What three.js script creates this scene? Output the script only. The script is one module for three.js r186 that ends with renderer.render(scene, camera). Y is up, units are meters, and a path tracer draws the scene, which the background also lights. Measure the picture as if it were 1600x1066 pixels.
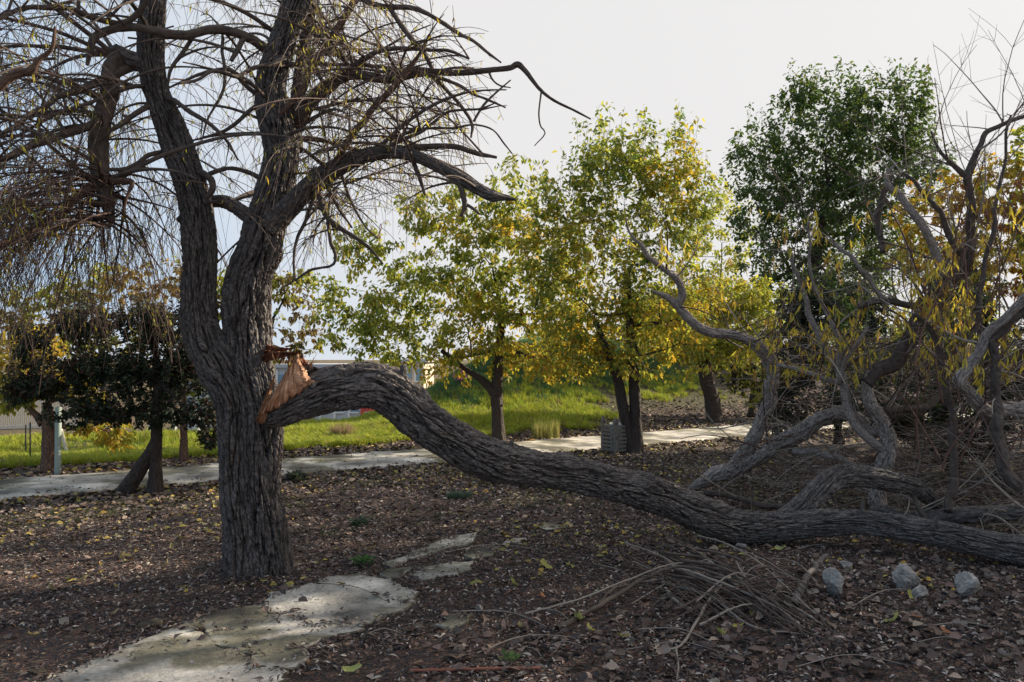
import * as THREE from 'three';
import { createNoise3D } from 'simplex-noise';

// ------------------------------------------------------------------ camera, sky, sun, exposure
const W = 1600, Hh = 1066, F = 1256, EYE = 1.6, PITCH = Math.atan(27 / F);
const camera = new THREE.PerspectiveCamera(2 * Math.atan(533 / F) * 180 / Math.PI, W / Hh, 0.1, 3000);
camera.position.set(0, EYE, 0);
camera.rotation.x = PITCH;
const scene = new THREE.Scene();
const renderer = new THREE.WebGLRenderer({ antialias: true });
renderer.toneMapping = THREE.LinearToneMapping;
renderer.toneMappingExposure = 1.95;
renderer.shadowMap.enabled = true;

const SUN_AZ = 62 * Math.PI / 180, SUN_EL = 26 * Math.PI / 180;
const SUN = new THREE.Vector3(Math.sin(SUN_AZ) * Math.cos(SUN_EL), Math.sin(SUN_EL), -Math.cos(SUN_AZ) * Math.cos(SUN_EL));
{
  const w = 512, h = 256, a = new Float32Array(w * h * 4), sm = (x, lo, hi) => { const t = Math.min(1, Math.max(0, (x - lo) / (hi - lo))); return t * t * (3 - 2 * t); };
  for (let j = 0; j < h; j++) for (let i = 0; i < w; i++) {
    const el = ((j + 0.5) / h - 0.5) * Math.PI, az = ((i + 0.5) / w - 0.5) * 2 * Math.PI;
    const x = Math.cos(el) * Math.cos(az), y = Math.sin(el), z = Math.cos(el) * Math.sin(az);
    const g = Math.acos(Math.min(1, Math.max(-1, x * SUN.x + y * SUN.y + z * SUN.z))) * 180 / Math.PI;
    const veil = Math.max(1 - sm(g, 60, 103), 0.75 * Math.exp(-Math.max(y, 0) / 0.09));     // thin bright haze towards the sun and along the horizon
    const zen = sm(y, 0.1, 1);
    const blue = [0.20 - 0.05 * zen, 0.31 - 0.07 * zen, 0.445 - 0.08 * zen], white = [0.43, 0.425, 0.425];
    const glow = 0.07 * Math.exp(-g * g / 900);
    for (let c = 0; c < 3; c++) a[(j * w + i) * 4 + c] = blue[c] + (white[c] - blue[c]) * veil + glow * [1, 0.95, 0.86][c];
    a[(j * w + i) * 4 + 3] = 1;
  }
  const t = new THREE.DataTexture(a, w, h, THREE.RGBAFormat, THREE.FloatType);
  t.mapping = THREE.EquirectangularReflectionMapping; t.magFilter = t.minFilter = THREE.LinearFilter; t.needsUpdate = true;
  scene.background = t; scene.environment = t;
}
const sun = new THREE.DirectionalLight(new THREE.Color().setRGB(1, 0.88, 0.70), 5.0);
sun.name = 'sun'; sun.position.copy(SUN).multiplyScalar(60); sun.castShadow = true; sun.shadow.radius = 1.5;
Object.assign(sun.shadow.camera, { left: -35, right: 35, top: 35, bottom: -35, near: 1, far: 160 }); sun.shadow.mapSize.set(4096, 4096);
scene.add(sun, sun.target);

// ------------------------------------------------------------------ helpers
function rng(seed) { let a = seed >>> 0; return () => { a |= 0; a = a + 0x6D2B79F5 | 0; let t = Math.imul(a ^ a >>> 15, 1 | a); t = t + Math.imul(t ^ t >>> 7, 61 | t) ^ t; return ((t ^ t >>> 14) >>> 0) / 4294967296; }; }
const N3 = createNoise3D(rng(7));
const V = (x, y, z) => new THREE.Vector3(x, y, z);
const clamp = (x, a, b) => Math.min(b, Math.max(a, x));
const smooth = (a, b, x) => { const t = clamp((x - a) / (b - a), 0, 1); return t * t * (3 - 2 * t); };
const lerp = (a, b, t) => a + (b - a) * t;
const RGB = (r, g, b) => new THREE.Color().setRGB(r, g, b);
// a surveyed point of the place: bearing and height as sighted from the tripod, and its distance ahead in metres
const cp = Math.cos(PITCH), sp = Math.sin(PITCH);
function at(px, py, d) { const u = (px - 800) / F, v = (533 - py) / F; const dy = sp + v * cp, dz = cp - v * sp; return V(u * d / dz, EYE + dy * d / dz, -d); }
function onGround(px, py) { const u = (px - 800) / F, v = (533 - py) / F, dy = sp + v * cp, dz = cp - v * sp; let t = -EYE / dy; for (let k = 0; k < 12; k++) { const x = u * t, z = -dz * t; t = (terrain(x, z) - EYE) / dy; } return V(u * t, terrain(u * t, -dz * t), -dz * t); }

// path frame: far edge of the concrete path runs from A along DIR; q is the distance beyond it
const PA = [-6.7, 10.5], PD = [0.82, 0.573], PN = [-0.573, 0.82];
const pathS = (x, z) => (x - PA[0]) * PD[0] + (-z - PA[1]) * PD[1];
const pathQ = (x, z) => (x - PA[0]) * PN[0] + (-z - PA[1]) * PN[1];
function terrain(x, z) {
  const q = pathQ(x, z), s = pathS(x, z), d = -z;
  let h = lerp(0.007, 0.02, smooth(8, 11, d)) * N3(x * 1.1, z * 1.1, 0) + 0.04 * N3(x * 0.25, z * 0.25, 5) * smooth(8, 12, d) ;
  const near = smooth(2.4, 1.7, Math.abs(q + 0.85));            // level along the path
  h = lerp(h, 0, near);
  const rise = 2.1 * smooth(-5, 0.8, x);
  h += rise * smooth(0.8, 9.5, q) * (1 - 0.5 * smooth(25, 70, q));
  h += 0.22 * smooth(2, 6, q) * N3(x * 0.35, z * 0.35, 2) * 0.6;
  h -= 3.2 * smooth(5, 21, q) * (1 - smooth(-5, 1, x));
  if (d > 60) h = lerp(h, -2.5, smooth(60, 140, d));
  return h;
}

// tileable value noise for textures
function tileNoise(seed) {
  const r = rng(seed), T = new Float32Array(65536); for (let i = 0; i < 65536; i++) T[i] = r();
  return (x, y, p) => { const xi = Math.floor(x), yi = Math.floor(y), fx = x - xi, fy = y - yi, sx = fx * fx * (3 - 2 * fx), sy = fy * fy * (3 - 2 * fy); const g = (a, b) => T[((((a % p[0]) + p[0]) % p[0]) * 251 + (((b % p[1]) + p[1]) % p[1]) * 17 + 31) & 65535]; return lerp(lerp(g(xi, yi), g(xi + 1, yi), sx), lerp(g(xi, yi + 1), g(xi + 1, yi + 1), sx), sy); };
}
function fbm(n, u, v, fu, fv, oct) { let s = 0, a = 0.5, t = 0; for (let k = 0; k < oct; k++) { s += a * n(u * fu, v * fv, [fu, fv]); t += a; fu *= 2; fv *= 2; a *= 0.55; } return s / t; }
function tex(size, fn, srgb = true) {
  const a = new Uint8Array(size * size * 4);
  for (let j = 0; j < size; j++) for (let i = 0; i < size; i++) { const c = fn(i / size, j / size, i, j), k = (j * size + i) * 4; a[k] = clamp(c[0] * 255, 0, 255); a[k + 1] = clamp(c[1] * 255, 0, 255); a[k + 2] = clamp(c[2] * 255, 0, 255); a[k + 3] = 255; }
  const t = new THREE.DataTexture(a, size, size); t.wrapS = t.wrapT = THREE.RepeatWrapping; t.magFilter = THREE.LinearFilter; t.minFilter = THREE.LinearMipmapLinearFilter; t.generateMipmaps = true; if (srgb) t.colorSpace = THREE.SRGBColorSpace; t.needsUpdate = true; return t;
}
function rep(t, u, v = u) { const c = t.clone(); c.repeat.set(u, v); c.needsUpdate = true; return c; }

const tn1 = tileNoise(11), tn2 = tileNoise(12), tn3 = tileNoise(13);
const barkTex = tex(512, (u, v) => { const a = fbm(tn1, u, v, 36, 13, 4), b = fbm(tn2, u, v, 3, 3, 4), c = fbm(tn3, u, v, 80, 40, 2); const k = clamp(0.34 + 0.66 * a + 0.5 * (c - 0.5), 0.15, 1); const moss = smooth(0.6, 0.75, b) * 0.35, red = smooth(0.55, 0.8, fbm(tn3, u, v, 5, 2, 3)) * 0.25; return [k * (1.0 - moss * 0.25 + red * 0.1), k * (0.95 + moss * 0.06 - red * 0.06), k * (0.92 - moss * 0.35 - red * 0.16)]; });
const barkBump = tex(512, (u, v) => { const a = fbm(tn1, u, v, 26, 8, 4), c = fbm(tn3, u, v, 70, 40, 3); const k = 0.55 * a + 0.45 * c; return [k, k, k]; }, false);
const smoothBark = tex(256, (u, v) => { const a = fbm(tn2, u, v, 5, 16, 4), b = fbm(tn1, u, v, 4, 3, 4); const k = 0.6 + 0.3 * a + 0.3 * (b - 0.5); return [k, k * 0.97, k * 0.93]; });
const concTex = tex(1024, (u, v) => { const a = fbm(tn1, u, v, 5, 5, 6), b = fbm(tn2, u, v, 90, 90, 2), c = fbm(tn3, u, v, 3, 3, 5); const k = 0.62 + 0.8 * (a - 0.5) + 0.2 * (b - 0.5), st = smooth(0.47, 0.62, c) * 0.34; return [k * (1 - st), k * (0.975 - st), k * (0.93 - st * 1.15)]; });
const concBump = tex(512, (u, v) => { const k = 0.5 * fbm(tn1, u, v, 12, 12, 5) + 0.5 * fbm(tn2, u, v, 64, 64, 2); return [k, k, k]; }, false);
const woodTex = tex(512, (u, v) => { const a = fbm(tn1, u, v, 48, 3, 3), b = fbm(tn2, u, v, 6, 2, 4); const k = 0.5 + 0.6 * (a - 0.5) + 0.5 * (b - 0.5); return [0.74 + 0.6 * (k - 0.5), 0.545 + 0.62 * (k - 0.5), 0.40 + 0.56 * (k - 0.5)]; });
const woodBump = tex(512, (u, v) => { const k = fbm(tn1, u, v, 48, 3, 3); return [k, k, k]; }, false);
const pixelR = rng(5);
// forest floor: crumbs, bits of leaf and stalk
const LIT = [[58, 43, 38], [74, 50, 42], [92, 64, 50], [48, 40, 40], [104, 80, 64], [66, 46, 46], [38, 33, 33], [120, 98, 78], [84, 54, 40]];
const litter = (() => {
  const S = 1024, c = new Float32Array(S * S * 3), hgt = new Float32Array(S * S), r = rng(21);
  for (let i = 0; i < S * S; i++) { const n = 0.75 + 0.5 * fbm(tn1, (i % S) / S, Math.floor(i / S) / S, 40, 40, 3); c[i * 3] = 40 * n; c[i * 3 + 1] = 33 * n; c[i * 3 + 2] = 31 * n; }
  for (let k = 0; k < 9500; k++) {
    const x = r() * S, y = r() * S, L = 7 + 18 * r() * r(), B = L * (0.12 + 0.3 * r()), a = r() * Math.PI, ca = Math.cos(a), sa = Math.sin(a), col = LIT[Math.floor(r() * LIT.length)], m = 0.7 + 0.6 * r(), hh = 0.4 + 0.6 * r();
    for (let dy = -Math.ceil(L); dy <= L; dy++) for (let dx = -Math.ceil(L); dx <= L; dx++) { const u = (dx * ca + dy * sa) / L, v = (-dx * sa + dy * ca) / B; const e = u * u + v * v; if (e > 1) continue; const i = (((y + dy | 0) + S) % S) * S + ((x + dx | 0) + S) % S; for (let q = 0; q < 3; q++) c[i * 3 + q] = col[q] * m; hgt[i] = hh * (1 - 0.4 * e); }
  }
  return { map: tex(S, (u, v, i, j) => { const k = (j * S + i) * 3; return [c[k] / 255, c[k + 1] / 255, c[k + 2] / 255]; }), bump: tex(S, (u, v, i, j) => { const k = hgt[j * S + i]; return [k, k, k]; }, false) };
})();

const std = (o) => new THREE.MeshStandardMaterial(o);
const M = {
  willow: std({ color: RGB(0.185, 0.168, 0.162), map: rep(barkTex, 2), bumpMap: rep(barkBump, 2), bumpScale: 0.012, roughness: 0.72 }),
  log: std({ color: RGB(0.235, 0.215, 0.205), map: rep(barkTex, 2), bumpMap: rep(barkBump, 2), bumpScale: 0.012, roughness: 0.72 }),
  silver: std({ color: RGB(0.60, 0.545, 0.50), map: rep(barkTex, 3), bumpMap: rep(barkBump, 3), bumpScale: 0.009, roughness: 0.8 }),
  branch: std({ color: RGB(0.145, 0.112, 0.097), map: rep(smoothBark, 3), bumpMap: rep(barkBump, 4), bumpScale: 0.003, roughness: 0.85 }),
  twig: std({ color: RGB(0.085, 0.05, 0.038), roughness: 0.75 }),
  redTwig: std({ color: RGB(0.13, 0.06, 0.042), roughness: 0.7 }),
  palTwig: std({ color: RGB(0.26, 0.215, 0.18), roughness: 0.8 }),
  bgBark: std({ color: RGB(0.11, 0.087, 0.075), map: rep(barkTex, 3), bumpMap: rep(barkBump, 3), bumpScale: 0.01, roughness: 0.92 }),
  redBark: std({ color: RGB(0.30, 0.19, 0.135), map: rep(barkTex, 3), bumpMap: rep(barkBump, 3), bumpScale: 0.01, roughness: 0.92 }),
  wood: std({ color: RGB(0.95, 0.95, 0.98), map: rep(woodTex, 2.4), bumpMap: rep(woodBump, 2.4), bumpScale: 0.008, roughness: 0.72 }),
  innerBark: std({ color: RGB(0.50, 0.36, 0.32), map: rep(woodTex, 3), bumpMap: rep(woodBump, 3), bumpScale: 0.01, roughness: 0.8 }),
  ground: std({ vertexColors: true, map: rep(litter.map, 0.7), bumpMap: rep(litter.bump, 0.7), bumpScale: 0.02, roughness: 1 }),
  concrete: std({ color: RGB(1, 0.97, 0.94), map: rep(concTex, 0.45), bumpMap: rep(concBump, 0.9), bumpScale: 0.008, roughness: 0.92 }),
  oldConcrete: std({ color: RGB(0.86, 0.83, 0.80), map: rep(concTex, 0.6), bumpMap: rep(concBump, 1.6), bumpScale: 0.006, roughness: 0.9 }),
  stone: std({ color: RGB(0.56, 0.54, 0.535), map: rep(smoothBark, 4), bumpMap: rep(concBump, 3), bumpScale: 0.012, roughness: 0.9 }),
  tanStone: std({ color: RGB(0.80, 0.64, 0.46), map: rep(concTex, 1.3), bumpMap: rep(concBump, 3), bumpScale: 0.012, roughness: 0.9 }),
  leaf: new THREE.MeshPhysicalMaterial({ color: 0xffffff, roughness: 0.95, transmission: 0.62, thickness: 0, side: THREE.DoubleSide, specularIntensity: 0.4 }),
  waxLeaf: new THREE.MeshPhysicalMaterial({ color: 0xffffff, roughness: 0.9, transmission: 0.25, thickness: 0, side: THREE.DoubleSide, specularIntensity: 0.5 }),
  dryLeaf: std({ color: 0xffffff, roughness: 0.8, side: THREE.DoubleSide }),
  grass: new THREE.MeshPhysicalMaterial({ color: 0xffffff, roughness: 0.9, transmission: 0.42, thickness: 0, side: THREE.DoubleSide, specularIntensity: 0.4 }),
};

const used = {};
function numbered(n) { const k = used[n] = (used[n] ?? -1) + 1; return k ? `${n}_${String(k).padStart(3, '0')}` : n; }
function thing(name, label, category, base, group) { const o = new THREE.Group(); o.name = numbered(name); o.position.copy(base); o.userData = { label, category }; if (group) o.userData.group = group; scene.add(o); return o; }
function addMesh(parent, name, geo, mat, stuff) {      // geometry given in scene metres, kept relative to its parent's base
  const m = new THREE.Mesh(geo, mat); m.name = parent === scene ? numbered(name) : name; m.castShadow = m.receiveShadow = true;
  let b = V(0, 0, 0); for (let p = parent; p && p !== scene; p = p.parent) b.add(p.position);
  if (b.lengthSq()) geo.translate(-b.x, -b.y, -b.z);
  if (stuff) m.userData.kind = 'stuff';
  parent.add(m); return m;
}
function solo(name, geo, mat, base, label, category, group) { geo.translate(-base.x, -base.y, -base.z); const m = new THREE.Mesh(geo, mat); m.name = numbered(name); m.position.copy(base); m.castShadow = m.receiveShadow = true; m.userData = { label, category }; if (group) m.userData.group = group; scene.add(m); return m; }
function structure(o) { o.userData.kind = 'structure'; return o; }

// collects many thin tubes into one geometry
class Acc {
  constructor() { this.p = []; this.n = []; this.t = []; this.i = []; }
  tube(pts, rad, sides = 5) {
    const L = pts.length, T = V(0, 0, 0), U = V(0, 0, 0), B = V(0, 0, 0), c = V(0, 0, 0); let len = 0, first = this.p.length / 3;
    T.subVectors(pts[1], pts[0]).normalize(); U.set(Math.abs(T.y) > 0.9 ? 1 : 0, Math.abs(T.y) > 0.9 ? 0 : 1, 0).cross(T).normalize();
    for (let k = 0; k < L; k++) {
      if (k > 0) len += pts[k].distanceTo(pts[k - 1]);
      T.subVectors(pts[Math.min(L - 1, k + 1)], pts[Math.max(0, k - 1)]).normalize(); U.addScaledVector(T, -U.dot(T)).normalize(); B.crossVectors(T, U);
      const r = rad(k / (L - 1));
      for (let s = 0; s <= sides; s++) { const a = s / sides * 2 * Math.PI; c.copy(U).multiplyScalar(Math.cos(a)).addScaledVector(B, Math.sin(a)); this.p.push(pts[k].x + c.x * r, pts[k].y + c.y * r, pts[k].z + c.z * r); this.n.push(c.x, c.y, c.z); this.t.push(s / sides * 2 * Math.PI * r, len); }
    }
    for (let k = 0; k < L - 1; k++) for (let s = 0; s < sides; s++) { const a = first + k * (sides + 1) + s, b = a + sides + 1; this.i.push(a, a + 1, b, b, a + 1, b + 1); }
    return this;
  }
  geometry() { const g = new THREE.BufferGeometry(); g.setAttribute('position', new THREE.Float32BufferAttribute(this.p, 3)); g.setAttribute('normal', new THREE.Float32BufferAttribute(this.n, 3)); g.setAttribute('uv', new THREE.Float32BufferAttribute(this.t, 2)); g.setIndex(this.i); return g; }
}
// nodes: [{p, r}] -> evenly resampled smooth spine
function spine(nodes, step) {
  const c = new THREE.CatmullRomCurve3(nodes.map(n => n.p), false, 'centripetal'); const n = nodes.length - 1, fine = [];
  for (let k = 0; k <= n * 24; k++) { const t = k / (n * 24), f = t * n, i = Math.min(n - 1, Math.floor(f)), w = f - i; const r0 = nodes[i].r, r1 = nodes[i + 1].r; fine.push({ p: c.getPoint(t), r: lerp(r0, r1, w * w * (3 - 2 * w)) }); }
  const out = [fine[0]]; let acc = 0;
  for (let k = 1; k < fine.length; k++) { acc += fine[k].p.distanceTo(fine[k - 1].p); if (acc >= step) { out.push(fine[k]); acc = 0; } }
  if (out[out.length - 1] !== fine[fine.length - 1]) out.push(fine[fine.length - 1]);
  return out;
}
// limb with furrowed bark: real relief, furrows running along the limb
function barkGeo(nodes, o = {}) {
  const { around = 96, step = 0.01, depth = 0.014, cell = 0.05, stretch = 5, lump = 0.05, seed = 0, flare = 0, knots = [] } = o;
  const S = spine(nodes, step), L = S.length, P = new Float32Array(L * (around + 1) * 3), UV = new Float32Array(L * (around + 1) * 2), I = [];
  const T = V(0, 0, 0), U = V(0, 0, 0), B = V(0, 0, 0), c = V(0, 0, 0); let len = 0;
  T.subVectors(S[1].p, S[0].p).normalize(); U.set(Math.abs(T.y) > 0.9 ? 1 : 0, Math.abs(T.y) > 0.9 ? 0 : 1, 0).cross(T).normalize();
  const R = Math.max(...nodes.map(n => n.r)) * 0.8, q = 1 / cell;
  for (let k = 0; k < L; k++) {
    if (k > 0) len += S[k].p.distanceTo(S[k - 1].p);
    T.subVectors(S[Math.min(L - 1, k + 1)].p, S[Math.max(0, k - 1)].p).normalize(); U.addScaledVector(T, -U.dot(T)).normalize(); B.crossVectors(T, U);
    const r = S[k].r, dk = Math.min(depth, r * 0.3);
    for (let s = 0; s <= around; s++) {
      const a = (s % around) / around * 2 * Math.PI, ca = Math.cos(a), sa = Math.sin(a);
      const x = ca * R * q, y = sa * R * q, z = len * q / stretch + seed * 13.7;
      const wx = 0.35 * N3(x * 0.6, y * 0.6, z * 1.2 + 50), wy = 0.35 * N3(x * 0.6 + 9, y * 0.6, z * 1.2 + 80);
      const n1 = Math.abs(N3(x + wx, y + wy, z)), n2 = Math.abs(N3(x * 2.1 + wy, y * 2.1 + wx, z * 1.9 + 30)), n3 = N3(x * 4, y * 4, z * 9);
      let hgt = dk * (1.15 * smooth(0.0, 0.2, n1) - 0.85 + 0.4 * (smooth(0.0, 0.2, n2) - 0.6) + 0.18 * n3 - 0.2 * smooth(0.12, 0.02, Math.abs(N3(x * 0.9 + 20, y * 0.9, z * 5.5))));
      hgt += r * lump * (N3(ca * 0.9, sa * 0.9, len * 1.6 + seed * 5) + 0.5 * N3(ca * 1.8, sa * 1.8, len * 3.3 + seed * 9));
      if (flare) { const f = Math.max(0, 1 - len / 0.42); hgt += flare * f * f * (0.6 + 0.7 * N3(ca * 1.3 + seed, sa * 1.3, 3)); }
      for (const kn of knots) { const da = Math.atan2(Math.sin(a - kn[1]), Math.cos(a - kn[1])) * r, dl = len - kn[0]; hgt += kn[3] * Math.exp(-(da * da + dl * dl) / (kn[2] * kn[2])); }
      c.copy(U).multiplyScalar(ca).addScaledVector(B, sa);
      const i = k * (around + 1) + s; P[i * 3] = S[k].p.x + c.x * (r + hgt); P[i * 3 + 1] = S[k].p.y + c.y * (r + hgt); P[i * 3 + 2] = S[k].p.z + c.z * (r + hgt);
      UV[i * 2] = s / around * Math.max(1, Math.round(R * 2 * Math.PI * 2)) / 2; UV[i * 2 + 1] = len;
    }
  }
  for (let k = 0; k < L - 1; k++) for (let s = 0; s < around; s++) { const a = k * (around + 1) + s, b = a + around + 1; I.push(a, a + 1, b, b, a + 1, b + 1); }
  // ragged end
  const nv = L * (around + 1), PP = new Float32Array(P.length + 6), UU = new Float32Array(UV.length + 4); PP.set(P); UU.set(UV);
  const e0 = S[0].p, e1 = S[L - 1].p; PP.set([e0.x, e0.y, e0.z, e1.x + T.x * S[L - 1].r * 0.5, e1.y + T.y * S[L - 1].r * 0.5, e1.z + T.z * S[L - 1].r * 0.5], P.length);
  for (let s = 0; s < around; s++) { I.push(nv, s + 1, s); const a = (L - 1) * (around + 1) + s; I.push(nv + 1, a, a + 1); }
  const g = new THREE.BufferGeometry(); g.setAttribute('position', new THREE.BufferAttribute(PP, 3)); g.setAttribute('uv', new THREE.BufferAttribute(UU, 2)); g.setIndex(I); g.computeVertexNormals();
  const nn = g.attributes.normal; for (let k = 0; k < L; k++) { const a = k * (around + 1), b = a + around; const x = nn.getX(a) + nn.getX(b), y = nn.getY(a) + nn.getY(b), z = nn.getZ(a) + nn.getZ(b), l = Math.hypot(x, y, z) || 1; nn.setXYZ(a, x / l, y / l, z / l); nn.setXYZ(b, x / l, y / l, z / l); }
  return g;
}
// [[px, py, width, distance], ...] -> nodes
function trace(list, d) { return list.map(([x, y, w, dd]) => { const D = dd ?? d; return { p: at(x, y, D), r: w / 2 * D / F }; }); }
function kinked(nodes, seed, k = 0.06) { const r = rng(seed * 77 + 5), out = [nodes[0]]; for (let i = 1; i < nodes.length; i++) { const a = nodes[i - 1], b = nodes[i], L = a.p.distanceTo(b.p), n = Math.max(1, Math.round(L / 0.14)); for (let j = 1; j < n; j++) out.push({ p: a.p.clone().lerp(b.p, j / n).addScaledVector(V(r() - .5, r() - .5, r() - .5), Math.min(L, 0.25) * k * 2), r: lerp(a.r, b.r, j / n) * (0.88 + 0.26 * r()) }); out.push(b); } return out; }
function fineBark(nodes, seed) { nodes = kinked(nodes, seed); const r = Math.max(...nodes.map(n => n.r)); return barkGeo(nodes, { around: r > 0.04 ? 36 : r > 0.02 ? 20 : 12, step: r > 0.04 ? 0.015 : 0.025, depth: r * 0.18, cell: 0.028, stretch: 4, lump: 0.11, seed }); }

// leaves
function leafGeo(len, wid, fold = 0.25, curl = 0.2) {   // stalk at the origin, blade along +z, 8 triangles
  const g = new THREE.BufferGeometry(), p = [], idx = [], st = [[0, 0], [0.28, 0.85], [0.55, 1], [1, 0]];
  st.forEach(([t, w]) => { const y = -curl * len * t * t; const x = w * wid / 2; p.push(-x, y + fold * x, t * len, 0, y, t * len, x, y + fold * x, t * len); });
  for (let k = 0; k < 3; k++) for (const o of [0, 1]) { const a = k * 3 + o; idx.push(a, a + 3, a + 1, a + 1, a + 3, a + 4); }
  g.setAttribute('position', new THREE.Float32BufferAttribute(p, 3)); g.setAttribute('uv', new THREE.Float32BufferAttribute(new Array(24).fill(0), 2)); g.setIndex(idx.filter((_, i) => true)); g.computeVertexNormals(); return g;
}
const LEAF = leafGeo(1, 0.46), NARROW = leafGeo(1, 0.17, 0.2, 0.35), OVAL = leafGeo(1, 0.6, 0.35, 0.3);
function instances(parent, name, geo, mat, list) {     // list: [{p, q, s, c}] in scene metres
  const m = new THREE.InstancedMesh(geo, mat, list.length), X = new THREE.Matrix4(), sc = V(1, 1, 1), b = V(0, 0, 0), pp = V(0, 0, 0);
  for (let p = parent; p && p !== scene; p = p.parent) b.add(p.position);
  list.forEach((l, i) => { if (l.s3) sc.set(l.s3[0], l.s3[1], l.s3[2]); else sc.setScalar(l.s); X.compose(pp.subVectors(l.p, b), l.q, sc); m.setMatrixAt(i, X); m.setColorAt(i, l.c); });
  m.name = parent === scene ? numbered(name) : name; m.castShadow = m.receiveShadow = true; m.userData.kind = 'stuff'; parent.add(m); return m;
}
const qz = V(0, 0, 1), qy = V(0, 1, 0);
function aim(dir, roll) { const z = dir.clone().normalize(), x = V(0, 1, 0).cross(z); if (x.lengthSq() < 1e-4) x.set(1, 0, 0); x.normalize(); const y = V(0, 0, 0).crossVectors(z, x); const q = new THREE.Quaternion().setFromRotationMatrix(new THREE.Matrix4().makeBasis(x, y, z)); return q.multiply(new THREE.Quaternion().setFromAxisAngle(qz, roll)); }
function pick(r, pal) { let t = r() * pal.reduce((s, c) => s + c[0], 0); for (const c of pal) { t -= c[0]; if (t <= 0) { const k = 0.75 + 0.5 * r(); return RGB(c[1] * k, c[2] * k * (0.94 + 0.12 * r()), c[3] * k); } } return RGB(0.1, 0.1, 0.1); }
const rv = (r) => { let v; do v = V(r() * 2 - 1, r() * 2 - 1, r() * 2 - 1); while (v.lengthSq() > 1 || v.lengthSq() < 0.01); return v; };

// ------------------------------------------------------------------ ground, sheet to the horizon
{
  const nx = 280, nz = 320, P = [], C = [], U = [], I = [];
  const fx = (t) => { const a = t * 2 - 1; return Math.sign(a) * (Math.abs(a) * 14 + Math.pow(Math.abs(a), 7) * 1400); }, fz = (t) => -(-6 + t * 34 + Math.pow(t, 9) * 2000);
  for (let j = 0; j <= nz; j++) for (let i = 0; i <= nx; i++) {
    const x = fx(i / nx), z = fz(j / nz), y = terrain(x, z); P.push(x, y, z); U.push(x, z);
    const q = pathQ(x, z), s = pathS(x, z), n = N3(x * 0.8, z * 0.8, 40) + 0.5 * N3(x * 2.5, z * 2.5, 44);
    let g = smooth(0.9, 1.9, q + 0.5 * n) * smooth(20.5, 18, s + 0.8 * n) * smooth(-0.2, 1.2, q - 2.2 * smooth(11, 14, s));
    const gn = smooth(0.2, 0.9, N3(x * 0.5, z * 0.5, 60) + 0.4 * n) * smooth(-6.5, -3.5, q) * smooth(1, -2, q) * 0.55;   // thin weeds between the litter before the path
    const far = smooth(30, 60, -z); g = Math.max(g, far, gn);
    const lit = [0.95, 0.92, 0.92], gr = [0.95, 1.5, 0.5], fr = [1.4, 1.7, 0.9];
    for (let c = 0; c < 3; c++) C.push(lerp(lerp(lit[c] * (1 + 0.18 * n), gr[c] * (1 + 0.15 * n), g), fr[c], far));
  }
  for (let j = 0; j < nz; j++) for (let i = 0; i < nx; i++) { const a = j * (nx + 1) + i, b = a + nx + 1; I.push(a, a + 1, b, b, a + 1, b + 1); }
  const g = new THREE.BufferGeometry(); g.setAttribute('position', new THREE.Float32BufferAttribute(P, 3)); g.setAttribute('color', new THREE.Float32BufferAttribute(C, 3)); g.setAttribute('uv', new THREE.Float32BufferAttribute(U, 2)); g.setIndex(I); g.computeVertexNormals();
  structure(addMesh(scene, 'ground', g, M.ground));
}
// concrete path
{
  const P = [], U = [], I = []; let n = 0;
  for (let s = -30; s <= 46; s += 0.12, n++) {
    const e0 = 0.06 * N3(s * 1.2, 0, 3) + 0.03 * N3(s * 5, 0, 4), e1 = 0.07 * N3(s * 1.1, 7, 3) + 0.03 * N3(s * 5, 9, 4);
    const row = [[-1.7 + e0, -0.03], [-1.68 + e0, 0.032], [-1.2, 0.038], [-0.6, 0.04], [-0.02 + e1, 0.034], [e1, -0.03]];
    for (const [q, y] of row) { P.push(PA[0] + PD[0] * s + PN[0] * q, y, -(PA[1] + PD[1] * s + PN[1] * q)); U.push(q, s); }
    if (n) for (let k = 0; k < 5; k++) { const a = (n - 1) * 6 + k, b = a + 6; I.push(a, a + 1, b, b, a + 1, b + 1); }
  }
  const g = new THREE.BufferGeometry(); g.setAttribute('position', new THREE.Float32BufferAttribute(P, 3)); g.setAttribute('uv', new THREE.Float32BufferAttribute(U, 2)); g.setIndex(I); g.computeVertexNormals();
  structure(addMesh(scene, 'concrete_path', g, M.concrete));
}
// remains of an older path in front of the willow
const slabs = [
  [[60, 1110], [80, 1062], [150, 1033], [230, 999], [288, 977], [318, 992], [330, 1012], [378, 1024], [402, 1046], [446, 1052], [425, 1080], [395, 1110]],
  [[291, 976], [330, 963], [372, 952], [405, 948], [418, 962], [462, 966], [490, 982], [540, 978], [566, 984], [505, 998], [472, 1014], [478, 1028], [448, 1050], [405, 1044], [381, 1022], [333, 1010], [321, 990]],
  [[408, 947], [430, 928], [470, 920], [505, 905], [560, 899], [615, 911], [652, 931], [640, 950], [600, 961], [568, 982], [541, 976], [492, 980], [464, 964], [420, 960]],
  [[598, 884], [630, 872], [665, 858], [700, 842], [742, 835], [738, 848], [704, 858], [672, 868], [640, 877], [612, 886]],
  [[596, 898], [612, 891], [640, 890], [632, 900], [606, 905]],
  [[644, 899], [668, 889], [700, 882], [738, 880], [734, 891], [700, 899], [672, 906], [650, 906]],
  [[722, 870], [744, 860], [778, 857], [770, 868], [742, 876]],
  [[784, 853], [800, 846], [824, 844], [812, 850], [792, 855]],
  [[842, 828], [852, 819], [892, 815], [884, 824], [862, 830]],
  [[688, 978], [700, 963], [738, 961], [728, 974], [704, 982]],
];
const slabPolys = [];
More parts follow.
